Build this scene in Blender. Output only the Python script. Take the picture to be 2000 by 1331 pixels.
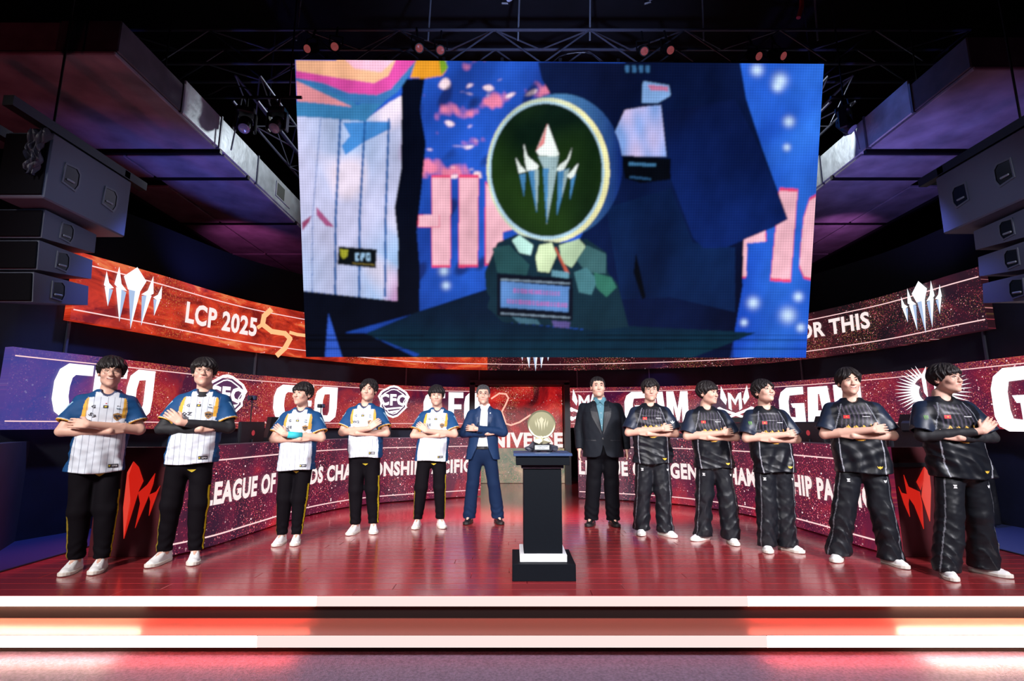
import bpy, bmesh, math, random
import numpy as np
from mathutils import Vector, Matrix, Euler
from mathutils.bvhtree import BVHTree
for _o in list(bpy.data.objects): bpy.data.objects.remove(_o)

# ---------------------------------------------------------------- camera, world, exposure, lights
sc = bpy.context.scene
sc.view_settings.view_transform = 'Standard'; sc.view_settings.look = 'None'; sc.view_settings.exposure = 0.0
sc.view_settings.gamma = 1.0; sc.view_settings.use_curve_mapping = False
_cd = bpy.data.cameras.new('camera'); _cd.lens = 18.0; _cd.sensor_width = 36.0; _cd.clip_end = 100
_cam = bpy.data.objects.new('camera', _cd); sc.collection.objects.link(_cam)
_cam.location = (0, 0, 1.25); _cam.rotation_euler = (math.radians(90 + 9.48), 0, 0); sc.camera = _cam
_w = bpy.data.worlds.new('world'); sc.world = _w; _w.use_nodes = True
_w.node_tree.nodes['Background'].inputs[0].default_value = (.10, .12, .30, 1); _w.node_tree.nodes['Background'].inputs[1].default_value = .05

def area_light(name, loc, aim, size, watts, col=(1, 1, 1), spread=180):
    l = bpy.data.lights.new(name, 'AREA'); l.shape = 'DISK'; l.size = size; l.energy = watts; l.color = col; l.spread = math.radians(spread)
    o = bpy.data.objects.new(name, l); sc.collection.objects.link(o); o.location = loc
    o.rotation_euler = (Vector(aim) - Vector(loc)).to_track_quat('-Z', 'Y').to_euler(); return o
def spot_light(name, loc, aim, deg, watts, col=(1, 1, 1), blend=1., size=.1):
    l = bpy.data.lights.new(name, 'SPOT'); l.spot_size = math.radians(deg); l.spot_blend = blend; l.energy = watts; l.color = col; l.shadow_soft_size = size
    o = bpy.data.objects.new(name, l); sc.collection.objects.link(o); o.location = loc
    o.rotation_euler = (Vector(aim) - Vector(loc)).to_track_quat('-Z', 'Y').to_euler(); return o
# front wash from the lighting bridge behind the camera
area_light('wash_left', (-4.5, -2.5, 5.2), (-1.6, 5.4, .9), 1.2, 165, (1, .95, .93), 58)
area_light('wash_centre', (.4, -3.0, 5.4), (.4, 6.4, .9), 1.2, 50, (1, .95, .95), 50)
area_light('wash_right', (5.2, -2.5, 5.2), (2.4, 5.4, .9), 1.2, 155, (.97, .95, 1), 58)
# coloured beams on the ceiling panels, ducts and deck
spot_light('red_up_left', (-6.0, 2.6, .6), (-5.6, 6.2, 5.4), 55, 90, (1, .08, .12))
spot_light('blue_up_left', (-4.2, 7.2, 3.2), (-5.5, 8.3, 5.4), 100, 150, (.16, .20, 1))
spot_light('violet_up_left', (-5.6, 9.6, 4.3), (-5.8, 11.0, 5.4), 80, 60, (.85, .15, .55))
spot_light('red_up_right', (7.0, 2.6, .6), (7.0, 5.8, 5.4), 50, 60, (.8, .10, .35))
spot_light('blue_up_right', (5.0, 6.8, 3.2), (6.4, 7.4, 5.4), 95, 190, (.28, .25, 1))
spot_light('violet_up_right', (6.6, 9.2, 4.3), (6.8, 10.6, 5.4), 80, 75, (.75, .22, .75))
spot_light('duct_white_left', (-2.3, 9.6, 6.9), (-4.45, 8.6, 5.65), 84, 200, (.9, .97, 1))
spot_light('duct_white_right', (3.4, 9.4, 6.9), (5.4, 8.4, 5.65), 84, 200, (.9, .97, 1))
spot_light('back_blue_right', (1.75, 11.0, 3.6), (1.2, 6.5, 0), 26, 900, (.12, .25, 1), size=.25)
spot_light('back_violet_left', (-1.0, 11.0, 3.6), (-.7, 6.5, 0), 26, 350, (.35, .2, 1), size=.25)
spot_light('wing_blue_left', (-4.0, 6.0, 4.5), (-5.2, 5.8, 0), 50, 420, (.15, .25, 1))
spot_light('wing_blue_right', (4.6, 6.0, 4.5), (5.8, 5.6, 0), 50, 320, (.2, .25, 1))
spot_light('rig_fill_cool', (.5, 4.5, 4.6), (.5, 7.5, 7.9), 66, 650, (.45, .55, 1))  # added fill that lifts the trusses out of the dark, no fixture
for _i, _x in enumerate((-3.2, -1.2, 1.8, 3.8)):
    spot_light('red_back_%d' % _i, (_x, 10.2 if abs(_x) < 2.5 else 8.9, 4.6), (_x * .7, 5.2, 0), 62, 4600, (1, .07, .11), size=.3)
spot_light('cheek_fill_left', (-1.5, 3.6, 3.2), (-4.6, 5.2, 3.4), 32, 130, (.50, .64, 1))  # added cool fill on the left speaker cheeks, no lamp body
spot_light('cheek_fill_right', (2.2, 3.6, 3.2), (5.05, 5.2, 3.4), 32, 110, (.55, .66, 1))  # same added fill for the right speaker cheeks
spot_light('wall_blue_fill_left', (-1.35, 10.6, 2.9), (-1.45, 11.15, 2.25), 60, 16, (.08, .18, 1))  # added small spot for the blue glow on the ring wall, no fixture
spot_light('wall_blue_fill_right', (3.05, 10.5, 2.9), (3.2, 11.05, 2.25), 60, 16, (.08, .18, 1))  # its added counterpart on the right of the ring wall
# ---------------------------------------------------------------- helpers
ROOT = bpy.context.scene.collection
CAM_H, CAM_P, FPX = 1.25, math.radians(9.48), 1000.0
def ray(u, v):
    dx = (u - 1000) / FPX; dz = (665.5 - v) / FPX
    return (dx, math.cos(CAM_P) - dz * math.sin(CAM_P), math.sin(CAM_P) + dz * math.cos(CAM_P))
def atz(u, v, z=0.0):
    r = ray(u, v); t = (z - CAM_H) / r[2]
    return Vector((r[0] * t, r[1] * t, z))
def aty(u, v, y):
    r = ray(u, v); t = y / r[1]
    return Vector((r[0] * t, y, CAM_H + r[2] * t))

_mats = {}
def mat(name, col=(.5, .5, .5), rough=.5, metal=0., spec=.5, emit=None, estr=0., noise=None, bump=0., bscale=60., alpha=None, coat=0.):
    if name in _mats: return _mats[name]
    m = bpy.data.materials.new(name); m.use_nodes = True; _mats[name] = m
    nt = m.node_tree; b = nt.nodes['Principled BSDF']
    b.inputs['Base Color'].default_value = (*col, 1); b.inputs['Roughness'].default_value = rough
    b.inputs['Metallic'].default_value = metal; b.inputs['Specular IOR Level'].default_value = spec
    if coat: b.inputs['Coat Weight'].default_value = coat
    if emit is not None:
        b.inputs['Emission Color'].default_value = (*emit, 1); b.inputs['Emission Strength'].default_value = estr
    tc = nt.nodes.new('ShaderNodeTexCoord')
    if noise is not None:
        n = nt.nodes.new('ShaderNodeTexNoise'); n.inputs['Scale'].default_value = noise[0]; n.inputs['Detail'].default_value = 5
        nt.links.new(tc.outputs['Object'], n.inputs['Vector'])
        r = nt.nodes.new('ShaderNodeValToRGB'); r.color_ramp.elements[0].position = .3; r.color_ramp.elements[1].position = .7
        a = noise[1]
        r.color_ramp.elements[0].color = (col[0] * (1 - a), col[1] * (1 - a), col[2] * (1 - a), 1)
        r.color_ramp.elements[1].color = (min(1, col[0] * (1 + a)), min(1, col[1] * (1 + a)), min(1, col[2] * (1 + a)), 1)
        nt.links.new(n.outputs['Fac'], r.inputs['Fac']); nt.links.new(r.outputs['Color'], b.inputs['Base Color'])
    if bump:
        n = nt.nodes.new('ShaderNodeTexNoise'); n.inputs['Scale'].default_value = bscale; n.inputs['Detail'].default_value = 4
        nt.links.new(tc.outputs['Object'], n.inputs['Vector'])
        bp = nt.nodes.new('ShaderNodeBump'); bp.inputs['Strength'].default_value = bump; bp.inputs['Distance'].default_value = .02
        nt.links.new(n.outputs['Fac'], bp.inputs['Height']); nt.links.new(bp.outputs['Normal'], b.inputs['Normal'])
    return m
def led(name, col, s):
    """a lit LED surface of one colour"""
    return mat(name, (.01, .01, .01), .5, emit=col, estr=s)
def mat_attr(name, rough=.6, spec=.4, metal=0., pin=False, emis=0., bump=0., bscale=200., sheen=0.):
    """colour comes from the mesh attribute Col"""
    if name in _mats: return _mats[name]
    m = bpy.data.materials.new(name); m.use_nodes = True; _mats[name] = m
    nt = m.node_tree; b = nt.nodes['Principled BSDF']; L = nt.links.new
    at = nt.nodes.new('ShaderNodeAttribute'); at.attribute_name = 'Col'
    b.inputs['Roughness'].default_value = rough; b.inputs['Specular IOR Level'].default_value = spec; b.inputs['Metallic'].default_value = metal
    out = at.outputs['Color']
    tc = nt.nodes.new('ShaderNodeTexCoord')
    if pin:      # woven pinstripes in the cloth, running down the front
        sx = nt.nodes.new('ShaderNodeSeparateXYZ'); L(tc.outputs['Object'], sx.inputs[0])
        def M(op, a, bb):
            n = nt.nodes.new('ShaderNodeMath'); n.operation = op
            for i, q in enumerate((a, bb)):
                if isinstance(q, float): n.inputs[i].default_value = q
                else: L(q, n.inputs[i])
            return n.outputs[0]
        ax = M('ABSOLUTE', sx.outputs[0], 0.)
        fr = M('LESS_THAN', M('FRACT', M('ADD', M('DIVIDE', ax, .043), .45), 0.), .085)
        pn = nt.nodes.new('ShaderNodeAttribute'); pn.attribute_name = 'pin'
        f = M('MULTIPLY', M('MULTIPLY', fr, pn.outputs['Fac']), .75)
        mx = nt.nodes.new('ShaderNodeMix'); mx.data_type = 'RGBA'
        L(f, mx.inputs[0]); L(out, mx.inputs[6]); mx.inputs[7].default_value = (.12, .14, .22, 1); out = mx.outputs[2]
    if emis:
        b.inputs['Base Color'].default_value = (.002, .002, .002, 1); L(out, b.inputs['Emission Color']); b.inputs['Emission Strength'].default_value = emis
    else:
        L(out, b.inputs['Base Color'])
    if bump:
        n = nt.nodes.new('ShaderNodeTexNoise'); n.inputs['Scale'].default_value = bscale; n.inputs['Detail'].default_value = 3
        L(tc.outputs['Object'], n.inputs['Vector'])
        bp = nt.nodes.new('ShaderNodeBump'); bp.inputs['Strength'].default_value = bump; bp.inputs['Distance'].default_value = .01
        L(n.outputs['Fac'], bp.inputs['Height']); L(bp.outputs['Normal'], b.inputs['Normal'])
    return m

def tag(o, label=None, cat=None, group=None, kind=None):
    if label: o['label'] = label
    if cat: o['category'] = cat
    if group: o['group'] = group
    if kind: o['kind'] = kind
    return o
def link(o, parent=None):
    ROOT.objects.link(o)
    if parent is not None: o.parent = parent
    return o
def empty(name, loc=(0, 0, 0), rz=0.):
    o = bpy.data.objects.new(name, None); o.location = loc; o.rotation_euler = (0, 0, rz); o.empty_display_size = .1
    return link(o)
def mesh(name, v, f, m=None, parent=None, smooth=False, attrs=None, mats=None, fm=None):
    me = bpy.data.meshes.new(name)
    if isinstance(v, np.ndarray):
        f = np.asarray(f, dtype=np.int32); nv, nf, k = len(v), len(f), f.shape[1]
        me.vertices.add(nv); me.vertices.foreach_set('co', v.astype(np.float32).ravel())
        me.loops.add(nf * k); me.loops.foreach_set('vertex_index', f.ravel())
        me.polygons.add(nf); me.polygons.foreach_set('loop_start', np.arange(nf, dtype=np.int32) * k)
        me.update(calc_edges=True)
    else:
        me.from_pydata([tuple(p) for p in v], [], f); me.update()
    if smooth: me.polygons.foreach_set('use_smooth', np.ones(len(me.polygons), dtype=bool))
    if attrs:
        for n, a in attrs.items():
            a = np.asarray(a, dtype=np.float32)
            if a.ndim == 2:
                at = me.attributes.new(n, 'FLOAT_COLOR', 'POINT'); at.data.foreach_set('color', np.c_[a[:, :3], np.ones(len(a))].astype(np.float32).ravel())
            else:
                at = me.attributes.new(n, 'FLOAT', 'POINT'); at.data.foreach_set('value', a)
    for q in (mats or ([m] if m else [])): me.materials.append(q)
    if fm is not None: me.polygons.foreach_set('material_index', np.asarray(fm, dtype=np.int32))
    return link(bpy.data.objects.new(name, me), parent)

class MB:
    """collects simple shapes; build() links them as one mesh object"""
    def __init__(s): s.v = []; s.f = []; s.m = []
    def _add(s, v, f, mi=0):
        o = len(s.v); s.v += [tuple(p) for p in v]; s.f += [tuple(i + o for i in q) for q in f]; s.m += [mi] * len(f); return s
    def box(s, c, d, rot=None, mi=0, bev=0.):
        x, y, z = d[0] / 2, d[1] / 2, d[2] / 2
        if bev:
            b = min(bev, x * .9, y * .9, z * .9); v = []
            for sx in (-1, 1):
                for sy in (-1, 1):
                    for sz in (-1, 1):
                        v += [(sx * x, sy * (y - b), sz * (z - b)), (sx * (x - b), sy * y, sz * (z - b)), (sx * (x - b), sy * (y - b), sz * z)]
            f = []
            I = lambda sx, sy, sz, k: ((sx > 0) * 4 + (sy > 0) * 2 + (sz > 0)) * 3 + k
            for s1 in (-1, 1):
                q = [I(s1, -1, -1, 0), I(s1, 1, -1, 0), I(s1, 1, 1, 0), I(s1, -1, 1, 0)]; f.append(q if s1 > 0 else q[::-1])
                q = [I(-1, s1, -1, 1), I(-1, s1, 1, 1), I(1, s1, 1, 1), I(1, s1, -1, 1)]; f.append(q if s1 > 0 else q[::-1])
                q = [I(-1, -1, s1, 2), I(1, -1, s1, 2), I(1, 1, s1, 2), I(-1, 1, s1, 2)]; f.append(q if s1 > 0 else q[::-1])
                for s2 in (-1, 1):
                    f.append([I(s1, s2, -1, 0), I(s1, s2, 1, 0), I(s1, s2, 1, 1), I(s1, s2, -1, 1)][::(-1 if s1 * s2 > 0 else 1)][::-1])
                    f.append([I(s1, -1, s2, 0), I(s1, 1, s2, 0), I(s1, 1, s2, 2), I(s1, -1, s2, 2)][::(1 if s1 * s2 > 0 else -1)][::-1])
                    f.append([I(-1, s1, s2, 1), I(1, s1, s2, 1), I(1, s1, s2, 2), I(-1, s1, s2, 2)][::(-1 if s1 * s2 > 0 else 1)][::-1])
            for sx in (-1, 1):
                for sy in (-1, 1):
                    for sz in (-1, 1):
                        q = [I(sx, sy, sz, 0), I(sx, sy, sz, 1), I(sx, sy, sz, 2)]
                        f.append(q if sx * sy * sz > 0 else q[::-1])
        else:
            v = [(-x, -y, -z), (x, -y, -z), (x, y, -z), (-x, y, -z), (-x, -y, z), (x, -y, z), (x, y, z), (-x, y, z)]
            f = [(3, 2, 1, 0), (4, 5, 6, 7), (0, 1, 5, 4), (1, 2, 6, 5), (2, 3, 7, 6), (3, 0, 4, 7)]
        c = Vector(c)
        if rot is not None: v = [rot @ Vector(p) + c for p in v]
        else: v = [Vector(p) + c for p in v]
        return s._add(v, f, mi)
    def hexa(s, p, mi=0):
        """8 corners: bottom 4 then top 4"""
        return s._add(p, [(3, 2, 1, 0), (4, 5, 6, 7), (0, 1, 5, 4), (1, 2, 6, 5), (2, 3, 7, 6), (3, 0, 4, 7)], mi)
    def tube(s, a, b, r, r2=None, n=8, mi=0, cap=True):
        a = Vector(a); b = Vector(b); r2 = r if r2 is None else r2
        d = (b - a).normalized(); u = d.orthogonal().normalized(); w = d.cross(u)
        v = []
        for p, rr in ((a, r), (b, r2)):
            for i in range(n):
                t = 2 * math.pi * i / n; v.append(p + (u * math.cos(t) + w * math.sin(t)) * rr)
        f = [(i, (i + 1) % n, n + (i + 1) % n, n + i) for i in range(n)]
        if cap: f += [tuple(range(n))[::-1], tuple(range(n, 2 * n))]
        return s._add(v, f, mi)
    def path(s, pts, r, n=6, mi=0):
        for a, b in zip(pts[:-1], pts[1:]): s.tube(a, b, r, n=n, mi=mi)
        return s
    def lathe(s, prof, c=(0, 0, 0), n=24, rot=None, mi=0):
        v = []; c = Vector(c)
        for r, z in prof:
            for i in range(n):
                t = 2 * math.pi * i / n; p = Vector((r * math.cos(t), r * math.sin(t), z)); v.append((rot @ p if rot is not None else p) + c)
        f = [(k * n + i, k * n + (i + 1) % n, (k + 1) * n + (i + 1) % n, (k + 1) * n + i) for k in range(len(prof) - 1) for i in range(n)]
        f += [tuple(range(n))[::-1], tuple(range((len(prof) - 1) * n, len(prof) * n))]
        return s._add(v, f, mi)
    def ball(s, c, r, n=10, rot=None, mi=0):
        r = (r, r, r) if isinstance(r, (int, float)) else r
        v = [Vector((0, 0, -r[2]))]; m = n // 2
        for k in range(1, m):
            a = -math.pi / 2 + math.pi * k / m
            for i in range(n):
                t = 2 * math.pi * i / n; v.append(Vector((r[0] * math.cos(a) * math.cos(t), r[1] * math.cos(a) * math.sin(t), r[2] * math.sin(a))))
        v.append(Vector((0, 0, r[2]))); e = len(v) - 1
        f = [(0, 1 + (i + 1) % n, 1 + i) for i in range(n)]
        f += [(1 + k * n + i, 1 + k * n + (i + 1) % n, 1 + (k + 1) * n + (i + 1) % n, 1 + (k + 1) * n + i) for k in range(m - 2) for i in range(n)]
        f += [(1 + (m - 2) * n + i, 1 + (m - 2) * n + (i + 1) % n, e) for i in range(n)]
        c = Vector(c)
        return s._add([(rot @ p if rot is not None else p) + c for p in v], f, mi)
    def prism(s, poly, y0, y1, fn=lambda x, y, z: (x, y, z), mi=0):
        """polygon in x,z extruded from y0 (front) to y1"""
        n = len(poly)
        v = [fn(x, y0, z) for x, z in poly] + [fn(x, y1, z) for x, z in poly]
        f = [tuple(range(n)), tuple(range(n, 2 * n))[::-1]] + [(i, n + i, n + (i + 1) % n, (i + 1) % n) for i in range(n)]
        return s._add(v, f, mi)
    def build(s, name, m=None, parent=None, smooth=False, mats=None):
        return mesh(name, s.v, s.f, m, parent, smooth, mats=mats, fm=s.m if mats else None)

def copy_tree(o, parent=None):
    c = o.copy(); ROOT.objects.link(c); c.parent = parent
    for ch in list(o.children): copy_tree(ch, c)
    return c

_txt = {}
def text_mesh(s, bold=.02, res=3):
    """flat triangulated lettering: returns verts (n,2) scaled to cap height 1 and left edge 0, faces, width"""
    k = (s, bold)
    if k in _txt: return _txt[k]
    cu = bpy.data.curves.new('t', 'FONT'); cu.body = s; cu.offset = bold; cu.resolution_u = res; cu.space_character = 1.0 + bold * 2
    o = bpy.data.objects.new('t', cu); ROOT.objects.link(o)
    dg = bpy.context.evaluated_depsgraph_get(); dg.update()
    me = bpy.data.meshes.new_from_object(o.evaluated_get(dg))
    v = np.array([p.co[:2] for p in me.vertices]); f = [tuple(p.vertices) for p in me.polygons]
    bpy.data.objects.remove(o); bpy.data.curves.remove(cu); bpy.data.meshes.remove(me)
    v[:, 0] -= v[:, 0].min(); v[:, 1] -= v[:, 1].min(); v /= v[:, 1].max()
    _txt[k] = (v, f, v[:, 0].max()); return _txt[k]

# ---------------------------------------------------------------- signed distance bodies
def axis(*seg):
    out = [seg[0][0]]
    for a, b, h in seg:
        n = max(1, int(round((b - a) / h)))
        out += list(a + (b - a) * (np.arange(1, n + 1) / n))
    return np.array(out, dtype=np.float32)
def smin(a, b, k):
    if k <= 0: return np.minimum(a, b)
    h = np.maximum(k - np.abs(a - b), 0) / k
    return np.minimum(a, b) - h * h * k * .25
def smax(a, b, k): return -smin(-a, -b, k)
def rc(P, a, b, r1, r2):
    """tapered capsule"""
    X, Y, Z = P; ax, ay, az = a; bx, by, bz = (b[0] - ax, b[1] - ay, b[2] - az)
    t = np.clip(((X - ax) * bx + (Y - ay) * by + (Z - az) * bz) / (bx * bx + by * by + bz * bz), 0, 1)
    return np.sqrt((X - ax - t * bx) ** 2 + (Y - ay - t * by) ** 2 + (Z - az - t * bz) ** 2) - (r1 + (r2 - r1) * t)
def ell(P, c, r):
    X, Y, Z = (P[0] - c[0]) / r[0], (P[1] - c[1]) / r[1], (P[2] - c[2]) / r[2]
    k0 = np.sqrt(X * X + Y * Y + Z * Z) + 1e-6
    k1 = np.sqrt((X / r[0]) ** 2 + (Y / r[1]) ** 2 + (Z / r[2]) ** 2) + 1e-6
    return k0 * (k0 - 1) / k1
class Field:
    def __init__(s, xs, ys, zs):
        s.a = (xs, ys, zs); s.V = np.full((len(xs), len(ys), len(zs)), .5, dtype=np.float32)
    def blk(s, lo, hi):
        sl = []
        for a, l, h in zip(s.a, lo, hi):
            i = max(0, int(np.searchsorted(a, l)) - 1); j = min(len(a), int(np.searchsorted(a, h)) + 1); sl.append(slice(i, max(j, i + 1)))
        P = np.meshgrid(*[a[q] for a, q in zip(s.a, sl)], indexing='ij', sparse=True)
        return tuple(sl), P
    def add(s, fn, lo, hi, k=.01, op='u'):
        sl, P = s.blk(lo, hi); d = fn(P)
        v = s.V[sl]
        s.V[sl] = smin(v, d, k) if op == 'u' else (smax(v, -d, k) if op == 's' else smax(v, d, k))
    def cap(s, a, b, r1, r2=None, k=.01, op='u', tf=None, pad=.03):
        r2 = r1 if r2 is None else r2; R = max(r1, r2) + k + pad
        if tf is None: f = lambda P: rc(P, a, b, r1, r2)
        else: f = lambda P: rc(tf(P), a, b, r1, r2)
        off = tf.off if tf is not None else (0, 0)
        lo = [min(a[i], b[i]) - R for i in range(3)]; hi = [max(a[i], b[i]) + R for i in range(3)]
        for i in (0, 1): lo[i] += min(0, off[i]); hi[i] += max(0, off[i])
        s.add(f, lo, hi, k, op)
    def mesh(s):
        V = s.V; xs, ys, zs = s.a; S = V < 0
        c = [S[i:V.shape[0] - 1 + i, j:V.shape[1] - 1 + j, k:V.shape[2] - 1 + k] for i in (0, 1) for j in (0, 1) for k in (0, 1)]
        n = sum(q.astype(np.uint8) for q in c); act = (n > 0) & (n < 8)
        I, J, K = np.nonzero(act); idx = np.full(act.shape, -1, dtype=np.int32); idx[I, J, K] = np.arange(len(I))
        acc = np.zeros((len(I), 3)); cnt = np.zeros(len(I))
        A = (xs, ys, zs)
        for ax in range(3):
            o1, o2 = [q for q in range(3) if q != ax]
            for d1 in (0, 1):
                for d2 in (0, 1):
                    p = [I, J, K]; p = [q.copy() for q in p]; p[o1] = p[o1] + d1; p[o2] = p[o2] + d2
                    q = [w.copy() for w in p]; q[ax] = q[ax] + 1
                    v0 = V[p[0], p[1], p[2]]; v1 = V[q[0], q[1], q[2]]; cr = (v0 < 0) != (v1 < 0)
                    t = np.where(cr, v0 / np.where(cr, v0 - v1, 1), 0)
                    pos = [A[w][p[w]].astype(float) for w in range(3)]
                    pos[ax] = pos[ax] + t * (A[ax][q[ax]] - A[ax][p[ax]])
                    for w in range(3): acc[:, w] += np.where(cr, pos[w], 0)
                    cnt += cr
        vert = acc / cnt[:, None]
        F = []
        for ax in range(3):
            o1, o2 = [(1, 2), (2, 0), (0, 1)][ax]
            a0 = [slice(None)] * 3; a1 = [slice(None)] * 3; a0[ax] = slice(0, -1); a1[ax] = slice(1, None)
            for q in (a0, a1):
                q[o1] = slice(1, -1); q[o2] = slice(1, -1)
            cr = S[tuple(a0)] != S[tuple(a1)]
            w = list(np.nonzero(cr)); w[o1] = w[o1] + 1; w[o2] = w[o2] + 1
            def at(e1, e2):
                p = [x.copy() for x in w]; p[o1] = p[o1] - e1; p[o2] = p[o2] - e2; return idx[p[0], p[1], p[2]]
            q = np.stack([at(1, 1), at(0, 1), at(0, 0), at(1, 0)], 1)
            inside = S[w[0], w[1], w[2]]
            q[~inside] = q[~inside][:, ::-1]
            F.append(q)
        F = np.concatenate(F); F = F[(F >= 0).all(1)]
        return vert, F
def wob(P, seed, sc, aniso=(1, 1, 1)):
    """smooth pseudo noise from warped waves, -1..1"""
    r = np.random.RandomState(seed); X, Y, Z = [p * q for p, q in zip(P, aniso)]; out = 0
    for i in range(4):
        d = r.normal(size=3); d /= np.linalg.norm(d); e = r.normal(size=3); e /= np.linalg.norm(e); k = sc * (1 + .5 * i)
        out = out + np.sin(k * (d[0] * X + d[1] * Y + d[2] * Z) + r.rand() * 6 + 1.4 * np.sin(.6 * k * (e[0] * X + e[1] * Y + e[2] * Z) + r.rand() * 6)) / (1 + .4 * i)
    return out / 2.6
# ---------------------------------------------------------------- the hall and the stage
SZ = -.17; FZ = -.34            # step tread and hall floor below the stage deck at z=0
def lin(*c): return tuple((x / 255 / 12.92) if x / 255 <= .04045 else ((x / 255 + .055) / 1.055) ** 2.4 for x in c)
BLK = mat('black_paint', (.010, .011, .016), .6, bump=.05, bscale=80)
BLKM = mat('black_metal', (.012, .012, .016), .4, metal=.3)
DNAVY = mat('navy_wall_cloth', (.010, .014, .032), .85, noise=(3, .25), bump=.1, bscale=200)
DARK = mat('dark_wall', (.006, .007, .014), .9, noise=(2, .3))
def struct(name, mb, m, **k):
    o = mb.build(name, m, **k); o['kind'] = 'structure'; return o

# carpeted hall floor
def carpet_mat():
    m = mat('hall_carpet', (.15, .10, .16), .62, noise=(55, .35), bump=.5, bscale=160); return m
struct('floor', MB().box((.3, 3, FZ - .1), (24, 30, .2)), carpet_mat())
struct('ceiling', MB().box((.3, 4, 9.3), (24, 28, .2)), DARK)
struct('wall_back', MB().box((.3, 16.6, 4.4), (24, .2, 9.8)), DARK)
struct('wall_left', MB().box((-10.5, 4, 4.4), (.2, 28, 9.8)), DARK)
struct('wall_right', MB().box((11.1, 4, 4.4), (.2, 28, 9.8)), DARK)
struct('wall_front', MB().box((.3, -9, 4.4), (24, .2, 9.8)), DARK)

# plan curve of the ring wall
_cp = [(-5.75, 3.2), (-5.60, 4.5), (-5.42, 5.48), (-4.98, 6.75), (-4.28, 8.73), (-2.42, 10.85), (-.2, 11.5), (1.9, 11.45), (4.75, 10.5), (5.94, 8.47), (6.15, 6.9), (6.27, 6.1), (6.36, 5.0), (6.4, 3.8)]
def _spline(P, n=14):
    P = [np.array(p) for p in P]; out = []
    for i in range(1, len(P) - 2):
        a, b, c, d = P[i - 1:i + 3]
        for k in range(n):
            t = k / n; out.append(.5 * (2 * b + (c - a) * t + (2 * a - 5 * b + 4 * c - d) * t * t + (3 * b - a - 3 * c + d) * t ** 3))
    out.append(P[-2]); return np.array(out)
class Curve:
    def __init__(s, pts):
        s.p = np.array(pts); s.s = np.r_[0, np.cumsum(np.hypot(*np.diff(s.p, axis=0).T))]; s.L = s.s[-1]
        s.a = np.arctan2(s.p[:, 0], s.p[:, 1])
    def at(s, t, off=0.):
        """point at arc length t, moved off metres towards the stage"""
        x = np.interp(t, s.s, s.p[:, 0]); y = np.interp(t, s.s, s.p[:, 1]); e = .06
        dx = np.interp(t + e, s.s, s.p[:, 0]) - np.interp(t - e, s.s, s.p[:, 0]); dy = np.interp(t + e, s.s, s.p[:, 1]) - np.interp(t - e, s.s, s.p[:, 1]); n = math.hypot(dx, dy)
        return (x + dy / n * off, y - dx / n * off)
    def px(s, u, v):
        r = ray(u, v); t = float(np.interp(math.atan2(r[0], r[1]), s.a, s.s)); x, y = s.at(t); return t, aty(u, v, y).z
WALLC = Curve(_spline(_cp))
def arc(cx, cy, R, a0, a1, n=48): return Curve([(cx + R * math.sin(math.radians(a0 + (a1 - a0) * i / n)), cy + R * math.cos(math.radians(a0 + (a1 - a0) * i / n))) for i in range(n + 1)])
def through(pts): return Curve(_spline([(2 * pts[0][0] - pts[1][0], 2 * pts[0][1] - pts[1][1])] + pts + [(2 * pts[-1][0] - pts[-2][0], 2 * pts[-1][1] - pts[-2][1])], 10))
DL = through([(-3.30, 5.15), (-3.12, 5.6), (-3.03, 6.35), (-2.86, 7.5), (-2.38, 8.42), (-1.61, 8.98), (-.56, 9.5)]); DR = through([(1.16, 9.25), (2.34, 8.72), (2.87, 8.27), (3.22, 7.72), (3.45, 7.05), (3.57, 6.2), (3.62, 5.6), (3.68, 5.15)])

def ribbon(name, cv, s0, s1, z0, z1, o0, o1, m, parent=None, n=None, uv=True):
    """a strip standing along the curve: faces towards the stage at o1, back at o0"""
    n = n or max(2, int((s1 - s0) / .12)); v = []
    for i in range(n + 1):
        t = s0 + (s1 - s0) * i / n; a = cv.at(t, o0); b = cv.at(t, o1)
        v += [(b[0], b[1], z0), (b[0], b[1], z1), (a[0], a[1], z1), (a[0], a[1], z0)]
    f = []
    for i in range(n):
        k = i * 4
        for j in range(4): f.append((k + j, k + (j + 1) % 4, k + 4 + (j + 1) % 4, k + 4 + j))
    f += [(3, 2, 1, 0), (n * 4, n * 4 + 1, n * 4 + 2, n * 4 + 3)]
    f = [q[::-1] for q in f]
    o = mesh(name, v, f, m, parent)
    if uv:
        l = o.data.uv_layers.new(name='UVMap'); vi = np.zeros(len(o.data.loops), dtype=np.int32); o.data.loops.foreach_get('vertex_index', vi)
        S = s0 + (s1 - s0) * (vi // 4) / n; Z = np.where((vi % 4 == 0) | (vi % 4 == 3), z0, z1)
        l.data.foreach_set('uv', np.c_[S, Z].astype(np.float32).ravel())
    return o
def on_curve(name, cv, v, f, s0, z0, k, m, off, parent, slant=0.):
    """flat print from (x,z) points, laid on the curve"""
    out = []
    for x, z in v:
        p = cv.at(s0 + x * k + z * k * slant, off); out.append((p[0], p[1], z0 + z * k))
    return mesh(name, out, f, m, parent)
def polys_on(name, cv, polys, s0, z0, k, m, off, parent, kx=1.):
    v = []; f = []
    for p in polys: f.append(tuple(range(len(v), len(v) + len(p)))); v += [(x * kx, z) for x, z in p]
    return on_curve(name, cv, v, f, s0, z0, k, m, off, parent)
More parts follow.
